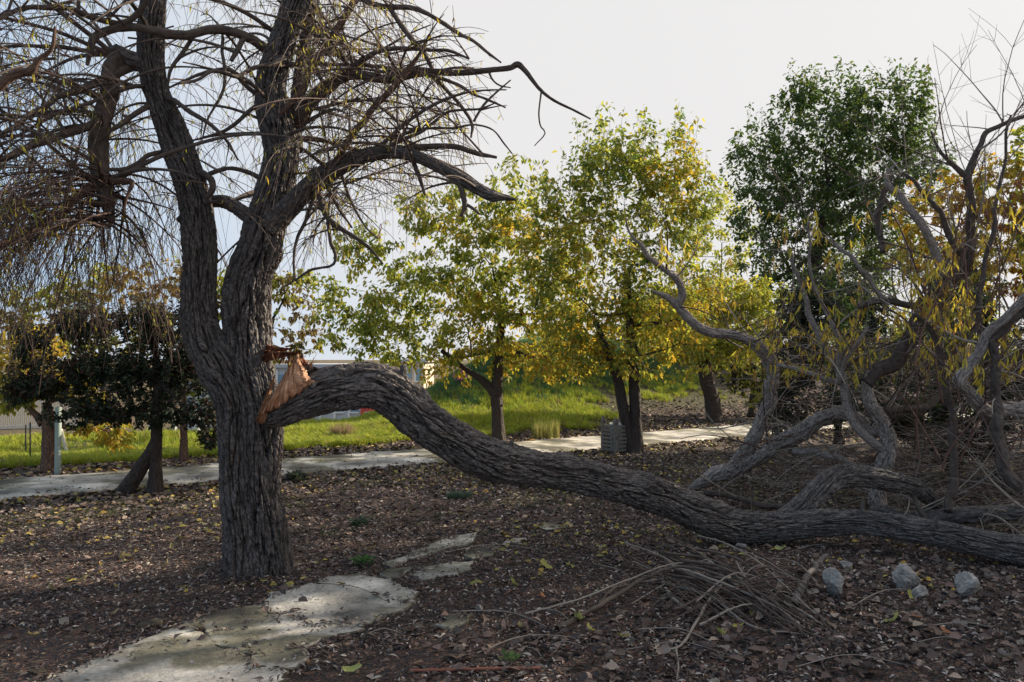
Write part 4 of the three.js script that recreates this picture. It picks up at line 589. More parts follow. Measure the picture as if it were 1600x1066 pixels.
// ------------------------------------------------------------------ ground cover
{
  const r = rng(77), FRAG = leafGeo(1, 0.3, 0.5, 0.4), list = [], broad = [];
  const CH = [[4, 0.06, 0.043, 0.038], [4, 0.09, 0.058, 0.047], [3, 0.135, 0.09, 0.072], [3.5, 0.045, 0.038, 0.037], [2.5, 0.22, 0.175, 0.15], [2.6, 0.38, 0.325, 0.28], [2, 0.085, 0.058, 0.056], [0.4, 0.24, 0.12, 0.06]];
  const BR = [[4, 0.10, 0.065, 0.052], [3, 0.155, 0.10, 0.078], [2, 0.06, 0.045, 0.04], [1.4, 0.27, 0.20, 0.155]];
  const YE = [[3, 0.32, 0.24, 0.05], [2, 0.22, 0.19, 0.05], [1, 0.36, 0.22, 0.04]];
  const put = (x, z, size, pal, geoList, tilt) => { const sl = inSlab(x, z); if (sl && r() > 0.05 + (slabEdge(x, z) < 0.05 + 0.05 * N3(x * 4, z * 4, 2) ? 0.6 : 0) + 0.9 * smooth(0.5, 0.75, N3(x * 2.3, z * 2.3, 15) + 0.35 * N3(x * 8, z * 8, 3))) return; const q0 = pathQ(x, z), onPath = q0 > -1.68 && q0 < -0.02; if (onPath && r() > 0.03 + 0.25 * smooth(0.3, 0, Math.min(q0 + 1.7, -q0))) return; const y = (onPath ? 0.04 : sl ? 0.017 : terrain(x, z)) + 0.003 + r() * 0.014 * (tilt > 0.3 ? 1 : 0.4); const d = V(Math.cos(r() * 6.283), 0, 0); const a = r() * 6.283; d.set(Math.cos(a), (r() - 0.35) * tilt, Math.sin(a)); geoList.push({ p: V(x, y, z), q: aim(d, (r() - 0.5) * tilt * 2.2), s: size, c: pick(r, pal) }); };
  const field = (d0, d1, dens, margin, fn) => { const n = Math.floor(0.66 * (d1 * d1 - d0 * d0) * dens); for (let k = 0; k < n; k++) { const d = Math.sqrt(d0 * d0 + r() * (d1 * d1 - d0 * d0)), x = (r() * 2 - 1) * (0.68 * d + margin); fn(x, -d); } };
  field(2.3, 5, 3300, 0.8, (x, z) => { if (N3(x * 1.3, z * 1.3, 33) + 0.5 * N3(x * 4, z * 4, 3) + 0.75 > r() * 1.2) put(x, z, 0.018 + 0.036 * r() * r() + 0.008, CH, list, 0.75); });
  field(5, 8, 1700, 0.8, (x, z) => put(x, z, 0.026 + 0.035 * r() * r(), CH, list, 0.6));
  field(8, 14, 420, 1, (x, z) => put(x, z, 0.035 + 0.045 * r(), CH, list, 0.6));
  field(2.3, 7, 190, 0.8, (x, z) => { if (N3(x * 0.6, z * 0.6, 90) + 0.2 * x + (r() - .5) > 0) put(x, z, 0.045 + 0.045 * r(), BR, broad, 0.8); });
  field(7, 13, 130, 1, (x, z) => put(x, z, 0.035 + 0.04 * r(), BR, broad, 0.7));
  field(5.5, 13, 55, 1, (x, z) => { if (N3(x * 0.5, z * 0.5, 70) + 0.5 * (r() - .3) > 0) put(x, z, 0.04 + 0.035 * r(), YE, broad, 0.6); });
  // verge and bank beyond the path
  for (let k = 0; k < 26000; k++) { const s = -4 + 36 * r(), q = s > 12.5 ? 4.5 * r() * r() : -0.1 + 1.9 * r() * r(); const x = PA[0] + PD[0] * s + PN[0] * q, z = -(PA[1] + PD[1] * s + PN[1] * q); put(x, z, 0.06 + 0.06 * r(), r() < 0.15 ? YE : BR, broad, 0.7); }
  for (let k = 0; k < 9000; k++) { const s = -3 + 26 * r(), q = -1.75 - 2.2 * r() * r(); const x = PA[0] + PD[0] * s + PN[0] * q, z = -(PA[1] + PD[1] * s + PN[1] * q); put(x, z, 0.05 + 0.05 * r(), r() < 0.2 ? YE : BR, broad, 0.8); }
  const a = instances(scene, 'leaf_litter', FRAG, M.dryLeaf, list); a.userData.label = 'brown crumbs of leaf and bark covering the shaded ground'; a.userData.category = 'leaf litter';
  const b = instances(scene, 'fallen_leaves', OVAL, M.dryLeaf, broad); b.userData.label = 'dry brown and yellow leaves strewn along the path and bank'; b.userData.category = 'leaf litter';
  console.log('litter', list.length, broad.length);
}
const tuftGeo = (() => { const r = rng(3), P = [], I = []; for (let k = 0; k < 9; k++) { const a = r() * 6.283, l = 0.35 + 0.5 * r(), x = (r() - .5) * 0.5, z = (r() - .5) * 0.5, w = 0.025, dx = Math.cos(a), dz = Math.sin(a), h = 0.6 + 0.4 * r(), b = P.length / 3; P.push(x - dz * w, 0, z + dx * w, x + dz * w, 0, z - dx * w, x + dx * l * .35 - dz * w * .8, h * .65, z + dz * l * .35 + dx * w * .8, x + dx * l * .35 + dz * w * .8, h * .65, z + dz * l * .35 - dx * w * .8, x + dx * l, h * (0.8 + 0.25 * r()), z + dz * l); I.push(b, b + 1, b + 2, b + 2, b + 1, b + 3, b + 2, b + 3, b + 4); } const g = new THREE.BufferGeometry(); g.setAttribute('position', new THREE.Float32BufferAttribute(P, 3)); g.setAttribute('uv', new THREE.Float32BufferAttribute(new Array(P.length / 3 * 2).fill(0), 2)); g.setIndex(I); g.computeVertexNormals(); return g; })();
{
  const r = rng(88), list = [], G = [[3, 0.36, 0.41, 0.04], [2, 0.43, 0.43, 0.045], [1, 0.26, 0.34, 0.04]], HILL = [[3, 0.065, 0.17, 0.06], [2, 0.10, 0.19, 0.055], [1, 0.16, 0.21, 0.06]], DRYG = [[1, 0.30, 0.24, 0.11]];
  const up = (r) => new THREE.Quaternion().setFromAxisAngle(qy, r() * 6.283);
  for (let k = 0; k < 74000; k++) {
    const s = -14 + 33 * r(), q = 1.2 + 15 * Math.pow(r(), 1.3), x = PA[0] + PD[0] * s + PN[0] * q, z = -(PA[1] + PD[1] * s + PN[1] * q), n = N3(x * 0.8, z * 0.8, 40) + 0.5 * N3(x * 2.5, z * 2.5, 44), n2 = N3(x * 0.4, z * 0.4, 48);
    if (q + 0.5 * n < 1.3 || s + 0.8 * n > 18.5 || q + n < 1.2 + 2.4 * smooth(11, 14, s)) continue; if (x < -7 && n2 > 0.35) continue;
    const hill = smooth(7.5, 10, s) * smooth(3.5, 5.5, q + n), h = (0.10 + 0.10 * r()) * (1 + 0.5 * n2) * (1 + hill * 0.5), wide = 0.13 + 0.1 * r();
    list.push({ p: V(x, terrain(x, z) - 0.01, z), q: up(r), s3: [wide, h, wide], c: pick(r, r() < 0.05 ? DRYG : hill > r() ? HILL : G) });
  }
  const m = instances(scene, 'grass', tuftGeo, M.grass, list); m.userData.label = 'bright green grass beyond the concrete path and up the bank'; m.userData.category = 'grass';
  const sparse = []; for (let k = 0; k < 5200; k++) { const d = 7.2 + 5.5 * r(), x = (r() * 2 - 1) * (0.68 * d + 1), z = -d; if (pathQ(x, z) > -1.8 || N3(x * 0.5, z * 0.5, 60) < 0.05 + 0.5 * (r() - .5) || inSlab(x, z)) continue; const w = 0.05 + 0.05 * r(); sparse.push({ p: V(x, terrain(x, z), z), q: up(r), s3: [w, 0.025 + 0.04 * r(), w], c: pick(r, [[2, 0.06, 0.09, 0.025], [1, 0.10, 0.11, 0.04]]) }); }
  const s2 = instances(scene, 'low_weeds', tuftGeo, M.grass, sparse); s2.userData.label = 'thin low weeds sprouting through the litter before the path'; s2.userData.category = 'weeds';
  // weeds that stand out singly
  const weed = (px, py, name, label, size, n, pal, cat = 'plant') => { const b = onGround(px, py), t = thing(name, label, cat, b), L = []; for (let k = 0; k < n; k++) { const a = r() * 6.283, e = r() * size; L.push({ p: V(b.x + Math.cos(a) * e * .5, b.y + r() * size * .35, b.z + Math.sin(a) * e * .5), q: aim(V(Math.cos(a), 0.4 + r(), Math.sin(a)), r() - .5), s: size * (0.25 + 0.3 * r()), c: pick(r, pal) }); } const stalks = new Acc(); for (let k = 0; k < 7; k++) { const a = r() * 6.283; stalks.tube([b.clone(), b.clone().add(V(Math.cos(a) * size * .25, size * .3, Math.sin(a) * size * .25))], () => 0.002, 4); } addMesh(t, 'stalks', stalks.geometry(), M.twig, true); instances(t, 'foliage', LEAF, M.leaf, L); };
  weed(567, 884, 'weed', 'bright green leafy weed at the edge of the broken slab', 0.13, 60, [[1, 0.06, 0.17, 0.03], [1, 0.09, 0.2, 0.04]]);
  weed(796, 1036, 'weed', 'tiny green seedling in the litter near the rusty rod', 0.09, 26, [[1, 0.10, 0.17, 0.05]]);
  weed(560, 822, 'weed', 'flat dark green weed in the litter right of the willow trunk', 0.16, 46, [[1, 0.03, 0.075, 0.035]]);
  weed(462, 752, 'weed', 'dark bushy weed with dry stalks beside the trunk at the path', 0.22, 130, [[1, 0.03, 0.05, 0.025], [1, 0.05, 0.06, 0.03]]);
  const tuft = (px, py, label, w, h, n, pal, name = 'grass_tuft') => { const b = onGround(px, py), t = thing(name, label, 'grass tuft', b), L = []; for (let k = 0; k < n; k++) { const a = r() * 6.283, e = Math.sqrt(r()) * w; L.push({ p: V(b.x + Math.cos(a) * e, b.y, b.z + Math.sin(a) * e * .7), q: up(r), s3: [0.1, h * (.6 + .5 * r()), 0.1], c: pick(r, pal) }); } instances(t, 'foliage', tuftGeo, M.grass, L); };
  tuft(717, 778, 'blue-green grass tuft in front of the fallen limb', 0.14, 0.11, 40, [[1, 0.05, 0.10, 0.07], [1, 0.07, 0.12, 0.07]]);
  tuft(535, 680, 'clump of dry tan grass on the lawn under the arch of the limb', 0.25, 0.32, 60, [[1, 0.34, 0.25, 0.14]]);
  tuft(853, 686, 'tall pale straw beside the slim-trunked tree', 0.3, 0.55, 60, [[1, 0.42, 0.36, 0.12], [1, 0.25, 0.26, 0.07]]);
  // pink blossom on the bank
  const b = onGround(722, 655), t = thing('flowering_shrub', 'small shrub with pink blossom on the grassy bank', 'shrub', b), L = [], st = new Acc(); for (let k = 0; k < 90; k++) { const v = rv(r); L.push({ p: V(b.x + v.x * .26, b.y + .22 + v.y * .18, b.z + v.z * .25), q: aim(rv(r), r()), s: 0.07 + .04 * r(), c: pick(r, [[3, 0.55, 0.10, 0.30], [2, 0.65, 0.22, 0.42], [1, 0.08, 0.12, 0.04]]) }); if (k % 6 === 0) st.tube([b.clone(), L[k].p.clone()], () => 0.004, 4); }
  addMesh(t, 'stalks', st.geometry(), M.twig, true); instances(t, 'blossom', OVAL, M.leaf, L);
}

// ------------------------------------------------------------------ stones, sticks and single leaves in the foreground
function rock(w, h, dp, seed, sharp = 0.25) {
  const g0 = new THREE.IcosahedronGeometry(1, 12), P = g0.attributes.position, r = rng(seed), planes = []; for (let k = 0; k < 15; k++) planes.push({ n: rv(r).normalize(), d: 0.48 + 0.36 * r() });
  const U = []; for (let i = 0; i < P.count; i++) { const v = V(P.getX(i), P.getY(i), P.getZ(i)); let k = 1; for (const pl of planes) { const dt = v.dot(pl.n); if (dt > 0.01) k = Math.min(k, pl.d / dt); } k *= 1 + 0.08 * N3(v.x * 2.5 + seed, v.y * 2.5, v.z * 2.5) + 0.035 * N3(v.x * 8, v.y * 8 + seed, v.z * 8); v.multiplyScalar(k); P.setXYZ(i, v.x * w / 2, v.y * h / 2, v.z * dp / 2); U.push(v.x * w / 2 + v.z * dp / 3, v.y * h / 2 + v.z * dp / 3); }
  g0.setAttribute('uv', new THREE.Float32BufferAttribute(U, 2)); g0.computeVertexNormals(); return g0;
}
for (const [px, py, w, h, dp, seed, mat, label] of [
  [1305, 930, 0.22, 0.27, 0.18, 1, 'stone', 'pointed pale grey rock beside the stick pile'],
  [1322, 886, 0.14, 0.05, 0.10, 2, 'stone', 'flat pale stone lying behind the pointed rock'],
  [1412, 918, 0.22, 0.20, 0.18, 3, 'stone', 'slanted grey rock in the middle of the rock row'],
  [1438, 934, 0.16, 0.11, 0.14, 4, 'stone', 'small dark grey rock leaning against the slanted rock'],
  [1510, 932, 0.21, 0.20, 0.17, 5, 'stone', 'rounded bluish grey rock nearest the frame edge under the log'],
  [1158, 857, 0.09, 0.06, 0.07, 6, 'stone', 'small pale stone below the fork of the log'],
  [748, 956, 0.07, 0.065, 0.06, 7, 'stone', 'small grey stone beside the loose slab'],
  [235, 978, 0.17, 0.035, 0.13, 8, 'tanStone', 'flat tan stone in the litter left of the broken slab'],
  [60, 1052, 0.13, 0.03, 0.1, 9, 'tanStone', 'half buried pale stone in the corner left of the slab'],
]) { const b = onGround(px, py), g = rock(w, h, dp, seed * 31); g.rotateY(seed); g.translate(b.x, b.y + h * 0.33, b.z); solo('rock', g, M[mat], b, label, 'rock', 'rocks in the litter'); }
{
  const r = rng(515);
  const G = (px, py, h) => { const p = onGround(px, py); p.y += h; return p; };
  const stick = (pts, r0, r1, mat, label, group) => { const v = pts.map(([x, y, h]) => G(x, y, h ?? r0 * 0.9)); const c = new THREE.CatmullRomCurve3(v).getPoints(28).map((p, i) => p.add(rv(r).multiplyScalar(i % 28 ? r0 * 0.35 : 0))); const g = new Acc().tube(c, (t) => lerp(r0, r1, t) * (1 + 0.12 * Math.sin(t * 40 + r())), 8).geometry(); const b = v[0].clone(); b.y = 0; solo('stick', g, mat, b, label, 'stick', group); };
  const pile = 'sticks of the brush pile';
  stick([[870, 985, .01], [960, 945, .05], [1010, 930, .12], [1060, 925, .17], [1120, 935, .16], [1160, 950, .1]], 0.016, 0.008, M.branch, 'long arching brown stick spanning the stick pile', pile);
  stick([[820, 962, .01], [900, 950, .05], [980, 935, .12], [1050, 915, .15], [1110, 905, .12]], 0.007, 0.004, M.palTwig, 'thin pale stick reaching farthest left from the pile', pile);
  stick([[935, 950, .02], [965, 930, .05], [1010, 930, .06], [1080, 940, .05], [1160, 945, .04]], 0.011, 0.006, M.branch, 'hooked grey-brown stick at the near left of the pile', pile);
  stick([[1040, 905, .13], [1080, 925, .06], [1090, 950, .03], [1110, 965, .01]], 0.017, 0.012, M.branch, 'thick dark broken stick standing in the pile', pile);
  stick([[1040, 932, .05], [1058, 948, .03], [1080, 958, .02]], 0.014, 0.01, M.palTwig, 'short split stick with pale bare wood', pile);
  stick([[1140, 935, .14], [1110, 955, .08], [1085, 985, .03], [1058, 1016, .012], [1030, 1018, .008]], 0.010, 0.006, M.palTwig, 'pale curved stick sweeping toward the bottom edge', pile);
  stick([[1056, 1015, .01], [1060, 1040, .01], [1058, 1066, .01]], 0.006, 0.004, M.palTwig, 'short pale twig running to the bottom edge', pile);
  stick([[1045, 868, .16], [1090, 900, .17], [1140, 925, .14], [1200, 960, .07], [1260, 1000, .02], [1290, 1050, .008], [1310, 1080, .006]], 0.008, 0.004, M.branch, 'longest thin stick trailing toward the bottom corner', pile);
  stick([[1090, 860, .12], [1130, 880, .16], [1180, 905, .14], [1240, 945, .07], [1275, 965, .02]], 0.007, 0.004, M.palTwig, 'pale straight twig on the far side of the pile', pile);
  stick([[1150, 915, .17], [1170, 940, .1], [1178, 955, .02]], 0.006, 0.004, M.palTwig, 'short pale twig propped on the pile', pile);
  stick([[1240, 950, .01], [1262, 915, .06], [1290, 895, .12]], 0.03, 0.02, M.log, 'stubby dark broken branch leaning by the pointed rock', pile);
  stick([[640, 1052, .012], [730, 1050, .012], [845, 1048, .012]], 0.0085, 0.0085, std({ color: RGB(0.22, 0.075, 0.045), roughness: 0.75 }), 'straight rusty red rod lying near the bottom edge');
  for (let k = 0; k < 105; k++) { const x = 1040 + 200 * r(), y = 905 + 65 * r(), L = 25 + 75 * r(), s = r() < 0.7 ? 0.3 + 0.5 * r() : -0.5 + 0.6 * r(), h = 0.02 + 0.12 * r() * r(); stick([[x - L, y - L * s, h * (0.5 + r())], [x + 20 * (r() - .5), y + 14 * (r() - .5), h + .03 + .05 * r()], [x + L * .8, y + L * s * .6, Math.max(0.01, h * (0.2 + 0.6 * r()))]], 0.003 + 0.007 * r() * r(), 0.002, r() < 0.22 ? M.palTwig : r() < 0.6 ? M.branch : M.twig, 'thin dry twig heaped in the stick pile', 'twigs heaped in the stick pile'); }
  for (let k = 0; k < 16; k++) { const t = r(), x0 = 1035 + 60 * r(), y0 = 880 + 45 * r(), h = .04 + .12 * r(); stick([[x0, y0, h], [x0 + 60 + 20 * r(), y0 + 22 + 16 * r(), h + .04], [x0 + 130 + 40 * r(), y0 + 48 + 22 * r(), h * .6], [x0 + 190 + 50 * r(), y0 + 70 + 25 * r(), .012]], 0.007 + 0.007 * r(), 0.003, r() < .35 ? M.palTwig : r() < .7 ? M.branch : M.twig, 'slender dry stick slanting across the stick pile', 'slanting sticks of the stick pile'); }
  for (let k = 0; k < 46; k++) { const x = 430 + 1200 * r(), y = 860 + 190 * r(), a = (r() - .5) * 1.6, L = 25 + 70 * r(); if (inSlab(onGround(x, y).x, onGround(x, y).z)) continue; stick([[x, y], [x + L * Math.cos(a), y + L * Math.sin(a) * .4, .02 + .02 * r()], [x + 2 * L * Math.cos(a + .2), y + 2 * L * Math.sin(a + .2) * .4]], 0.002 + 0.003 * r(), 0.0015, r() < 0.45 ? M.palTwig : M.twig, 'thin loose twig lying on the leaf litter', 'loose twigs on the litter'); }
  for (let k = 0; k < 26; k++) { const x = 940 + 330 * r(), y = 730 + 110 * r(), a = r() * 3.14; const b = G(x, y, 0), h = 0.15 + 0.3 * r(), v = [b, b.clone().add(V(.05 * Math.cos(a), h * .5, .04)), b.clone().add(V(.16 * Math.cos(a), h, .08 * Math.sin(a)))]; const g = new Acc().tube(new THREE.CatmullRomCurve3(v).getPoints(10), (t) => 0.004 * (1 - .6 * t), 5).geometry(); solo('dry_stalk', g, r() < .4 ? M.redTwig : M.palTwig, b.clone(), 'dry bare stalk standing behind the fallen log', 'stalk', 'dry stalks behind the log'); }
  // single leaves large enough to pick out
  const mats = {}; const lm = (c) => mats[c] ??= new THREE.MeshPhysicalMaterial({ color: RGB(...c), roughness: 0.75, transmission: 0.2, thickness: 0, side: THREE.DoubleSide });
  const shape = (seed, lobed) => {      // crumpled blade: three rings folded along the midrib, curled at the tip
    const q = rng(seed), n = 26, P = [0, 0, 0], I = [], o = q() * 50, edge = [], curl = 0.5 + 0.9 * q(), bend = 0.5 + 0.8 * q();
    for (let k = 0; k < n; k++) { const a = k / n * 6.283, c = Math.cos(a); edge.push(0.5 * (lobed ? 0.6 + 0.4 * Math.pow(Math.abs(Math.cos(a * 1.5)), 0.7) : Math.pow(Math.abs(c), 1.6) * 0.5 + 0.52) * (0.9 + 0.2 * q())); }
    for (let g = 1; g <= 3; g++) for (let k = 0; k < n; k++) { const a = k / n * 6.283, rr = edge[k] * g / 3, x = Math.cos(a) * rr * 1.15, z = Math.sin(a) * rr * (lobed ? 0.95 : 0.8); P.push(x, bend * x * x * (x > 0 ? 1 : 0.5) + curl * Math.abs(z) * (0.45 + Math.abs(z)) + 0.10 * N3(x * 4 + o, z * 4, o) * g / 3, z * (1 - 0.35 * curl * Math.abs(z) * 2)); }
    for (let k = 0; k < n; k++) { const k1 = (k + 1) % n; I.push(0, 1 + k1, 1 + k); for (let g = 0; g < 2; g++) { const a = 1 + g * n + k, b = 1 + g * n + k1; I.push(a, b, a + n, a + n, b, b + n); } }
    const g = new THREE.BufferGeometry(); g.setAttribute('position', new THREE.Float32BufferAttribute(P, 3)); g.setAttribute('uv', new THREE.Float32BufferAttribute(new Array(P.length / 3 * 2).fill(0), 2)); g.setIndex(I); g.computeVertexNormals(); return g; };
  const shapes = [0, 1, 2, 3, 4, 5].map(k => shape(700 + k, k > 2));
  const leaf = (px, py, size, col, lobed, label, group) => { const b = onGround(px, py), g = shapes[(lobed ? 3 : 0) + Math.floor(r() * 3)], m = new THREE.Mesh(g, lm(col)); m.name = numbered('fallen_leaf'); m.scale.setScalar(size); m.rotation.set((r() - .5) * 1.7, r() * 6.28, (r() - .5) * 1.7); m.position.set(b.x, b.y + 0.02, b.z); m.castShadow = m.receiveShadow = true; m.userData = { label, category: 'leaf', group: group ?? 'single leaves on the litter' }; scene.add(m); };
  const YL = [0.42, 0.36, 0.08], YG = [0.40, 0.40, 0.12], PB = [0.34, 0.22, 0.17], DB = [0.20, 0.12, 0.09], OR = [0.40, 0.15, 0.05];
  leaf(853, 889, .115, YL, 0, 'yellow leaf alone between the slab pieces and the stick pile'); leaf(803, 917, .08, YL, 0, 'small yellow leaf below the slab pieces'); leaf(905, 973, .11, YG, 0, 'pale yellow-green leaf left of the stick pile'); leaf(922, 990, .06, YL, 0, 'small yellow leaf under the pale yellow-green leaf'); leaf(552, 1053, .085, YG, 0, 'yellow leaf in the litter beside the slab at the bottom edge');
  leaf(1130, 997, .085, YG, 0, 'yellow-green leaf nearest the bottom below the stick pile'); leaf(1155, 985, .07, YL, 0, 'yellow leaf just under the stick pile'); leaf(1176, 968, .07, YL, 0, 'yellow leaf among the sticks of the pile'); leaf(974, 1000, .06, YL, 0, 'lone small yellow leaf in the dark patch'); leaf(742, 915, .07, YL, 0, 'dull yellow leaf beside the second slab row'); leaf(1222, 862, .09, YG, 0, 'pale green leaf on the shaded ground under the log'); leaf(1398, 975, .09, YG, 0, 'pale yellow leaf below the slanted rock'); leaf(1422, 936, .07, YL, 0, 'yellow leaf at the foot of the small dark rock');
  leaf(848, 937, .06, OR, 0, 'orange leaf in the litter left of the pile'); leaf(1432, 970, .06, OR, 0, 'orange leaf below the middle rocks'); leaf(1478, 993, .07, OR, 0, 'orange leaf below the rounded rock');
  for (let k = 0; k < 90; k++) { const x = 1000 + 600 * r(), y = 875 + 180 * r(); leaf(x, y, .035 + .05 * r(), r() < .45 ? [0.19, 0.125, 0.098] : r() < .6 ? [0.12, 0.078, 0.062] : [0.33, 0.255, 0.21], 1, 'curled dry brown leaf among the litter below the log', 'curled brown leaves below the log'); }
  for (let k = 0; k < 40; k++) { const x = 30 + 800 * r(), y = 800 + 200 * r(), p = onGround(x, y); if (inSlab(p.x, p.z)) continue; leaf(x, y, .05 + .035 * r(), r() < .4 ? [0.30, 0.24, 0.10] : r() < .5 ? PB : DB, 0, 'dull dry leaf on the ground around the willow', 'dull leaves around the willow'); }
}

// ------------------------------------------------------------------ small structures
{
  const bx = (w, h, d, x, y, z, ry = 0, rz = 0) => { const g = new THREE.BoxGeometry(w, h, d); if (rz) g.rotateZ(rz); if (ry) g.rotateY(ry); g.translate(x, y, z); return g; };
  const grey = std({ color: RGB(0.30, 0.28, 0.26), map: rep(smoothBark, 4), roughness: 0.9 }), paleW = std({ color: RGB(0.62, 0.60, 0.57), roughness: 0.8 }), liner = std({ color: RGB(0.6, 0.6, 0.6), roughness: 0.5 });
  // slatted bin
  const b = onGround(966, 706), t = thing('litter_bin', 'weathered slatted wooden bin with four upright posts beside the two-stemmed tree', 'bin', b), w = 0.36, hgt = 0.5, turn = 0.5;
  const loc = (x, z) => [b.x + x * Math.cos(turn) + z * Math.sin(turn), b.z - x * Math.sin(turn) + z * Math.cos(turn)];
  for (const [sx, sz] of [[-1, -1], [1, -1], [-1, 1], [1, 1]]) { const [x, z] = loc(sx * w / 2, sz * w / 2), sh = new THREE.Shape([[-.035, -.06], [.035, -.06], [.035, .54], [0, .6], [-.035, .54]].map(p => new THREE.Vector2(...p))), g = new THREE.ExtrudeGeometry(sh, { depth: 0.05, bevelEnabled: true, bevelSize: .004, bevelThickness: .004, bevelSegments: 1 }); g.translate(0, 0, -.025); g.rotateY(turn); g.translate(x, b.y, z); addMesh(t, 'post', g, grey); }
  for (let k = 0; k < 7; k++) for (const [ax, sgn] of [[0, 1], [0, -1], [1, 1], [1, -1]]) { const y = b.y + 0.05 + k * 0.066, bulge = 0.02 * Math.sin(Math.PI * (k + .5) / 7); const [x, z] = ax ? loc(sgn * (w / 2 + .012 + bulge), 0) : loc(0, sgn * (w / 2 + .012 + bulge)); addMesh(t, 'slat', bx(w - 0.078, 0.045, 0.018, x, y, z, ax ? turn + Math.PI / 2 : turn), grey); }
  addMesh(t, 'liner', new THREE.CylinderGeometry(0.15, 0.13, 0.46, 20, 1, true).translate(b.x, b.y + 0.26, b.z), liner);
  // picket fence far left
  const f0 = onGround(-330, 682), f1 = onGround(120, 668), dir = f1.clone().sub(f0), len = dir.length(), n = Math.round(len / 0.125), fr = thing('picket_fence', 'tall pale vertical-bar fence at the far left edge', 'fence', f0.clone()), ang = Math.atan2(-dir.z, dir.x);
  for (let k = 0; k <= n; k++) { const p = f0.clone().addScaledVector(dir, k / n); addMesh(fr, 'picket', bx(0.052, 2.15 + 0.02 * Math.sin(k * 7), 0.03, p.x, p.y + 1.1, p.z, ang), paleW); }
  for (const y of [0.25, 1.9]) { const m = f0.clone().lerp(f1, .5); addMesh(fr, 'rail', bx(len, 0.07, 0.045, m.x, m.y + y, m.z - 0.042, ang), paleW); }
  const low = bx(len + .2, 0.22, 0.16, (f0.x + f1.x) / 2, (f0.y + f1.y) / 2 - 0.03, (f0.z + f1.z) / 2 - .02, ang); addMesh(fr, 'plinth', low, std({ color: RGB(0.33, 0.31, 0.30), roughness: 0.95 }));
  // stakes and thin poles
  const pole = (a, b2, r0, mat, name, label, cat) => { const g = new Acc().tube([a, a.clone().lerp(b2, .33), a.clone().lerp(b2, .66), b2], () => r0, 10).geometry(), cap = new THREE.CircleGeometry(r0, 10); cap.dispose(); solo(name, g, mat, V(a.x, Math.max(0, a.y), a.z), label, cat); };
  const gs = onGround(90, 743); pole(gs.clone().setY(-.1), at(91, 636, -gs.z), 0.042, std({ color: RGB(0.30, 0.36, 0.31), roughness: 0.75 }), 'tree_stake', 'upright grey-green stake beside the small lopped tree', 'stake');
  const ps = onGround(104, 707); pole(ps.clone().setY(-.05), at(93, 664, -ps.z), 0.03, std({ color: RGB(0.6, 0.54, 0.42), roughness: 0.8 }), 'tree_stake', 'short pale leaning stake behind the grey-green stake', 'stake');
  const blk = std({ color: RGB(0.03, 0.03, 0.03), roughness: 0.6 });
  const p1 = onGround(40, 712), p2 = onGround(47, 722); pole(p1.clone().setY(-.05), at(40, 664, -p1.z), 0.012, blk, 'thin_pole', 'thin black pole on the lawn, shorter of two', 'pole'); pole(p2.clone().setY(-.05), at(47, 660, -p2.z), 0.012, blk, 'thin_pole', 'thin black pole on the lawn, nearer the small tree', 'pole');
  // low white rail and wall beyond the lawn, left of the trunk
  const r0 = onGround(235, 683), rf = thing('low_rail', 'low white rail on posts beyond the lawn left of the willow trunk', 'rail', r0), r1 = onGround(345, 680), rd = r1.clone().sub(r0), ra = Math.atan2(-rd.z, rd.x);
  for (let k = 0; k < 4; k++) { const p = r0.clone().addScaledVector(rd, k / 3); addMesh(rf, 'post', bx(.06, .5, .06, p.x, p.y + .22, p.z, ra), paleW); }
  { const m = r0.clone().lerp(r1, .5); addMesh(rf, 'bar', bx(rd.length() + .06, .06, .03, m.x, m.y + .44, m.z + .05, ra), paleW); }
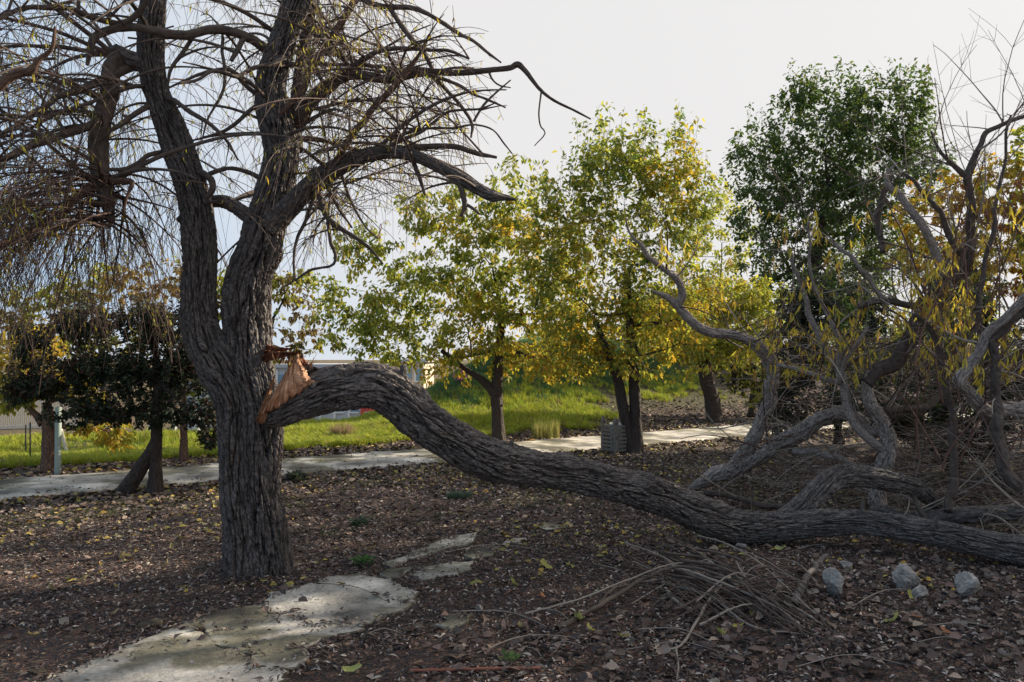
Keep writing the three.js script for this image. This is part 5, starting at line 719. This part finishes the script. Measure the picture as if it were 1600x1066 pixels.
  // houses across the hollow
  const wall = std({ color: RGB(0.5, 0.52, 0.55), roughness: 0.9 }), roof = std({ color: RGB(0.42, 0.42, 0.45), roughness: 0.8 }), glass = std({ color: RGB(0.16, 0.27, 0.36), roughness: 0.15 }), trim = std({ color: RGB(0.72, 0.70, 0.66), roughness: 0.8 }), red = std({ color: RGB(0.55, 0.06, 0.05), roughness: 0.7 }), cream = std({ color: RGB(0.62, 0.50, 0.38), roughness: 0.9 });
  const house = (x0, x1, d, y0, y1, depth, mat, label, nwin, wy, wh, redDoor) => {
    const A = at(x0, 600, d).x, B = at(x1, 600, d).x, w = B - A, c = (A + B) / 2, t = thing('house', label, 'building', V(c, y0, -d - depth / 2));
    addMesh(t, 'wall', bx(w, y1 - y0, depth, c, (y0 + y1) / 2, -d - depth / 2), mat);
    addMesh(t, 'roof', bx(w + .6, 0.22, depth + .6, c, y1 + 0.11, -d - depth / 2), roof);
    for (let k = 0; k < nwin; k++) { const x = A + w * (k + .5) / nwin; for (const y of wy) { const wn = addMesh(t, 'window', bx(w / nwin * .52, wh, .08, x, y, -d + .041, 0), glass); addMesh(wn, 'sill', bx(w / nwin * .60, .1, .12, x, y - wh / 2 - .05, -d + .061), trim); } addMesh(t, 'pilaster', bx(.14, y1 - y0 - .2, .1, A + w * k / nwin + .12, (y0 + y1) / 2, -d + .051), trim); }
    if (redDoor) addMesh(t, 'door', bx(.9, 2, .1, B - .55, y0 + 1.2, -d + .055), red);
  };
  house(430, 588, 52, -3.1, 1.0, 8, wall, 'long pale house with blue windows seen under the limb', 7, [-1.4, 0.1], 0.9, true);
  house(600, 662, 62, -3.1, 1.3, 8, cream, 'small cream house peeping over the limb', 4, [0.3], .9);
  house(286, 352, 40, -3.2, 0.6, 6, wall, 'low white house beyond the lawn left of the willow trunk', 4, [-.7], .7);
}
scene.traverse(o => { if (o.isMesh) o.castShadow = o.receiveShadow = true; });
{ let n = 0; scene.traverse(o => { if (o.isMesh && !o.isInstancedMesh) n += (o.geometry.index ? o.geometry.index.count : o.geometry.attributes.position.count) / 3; }); console.log('triangles', Math.round(n)); }
renderer.render(scene, camera);
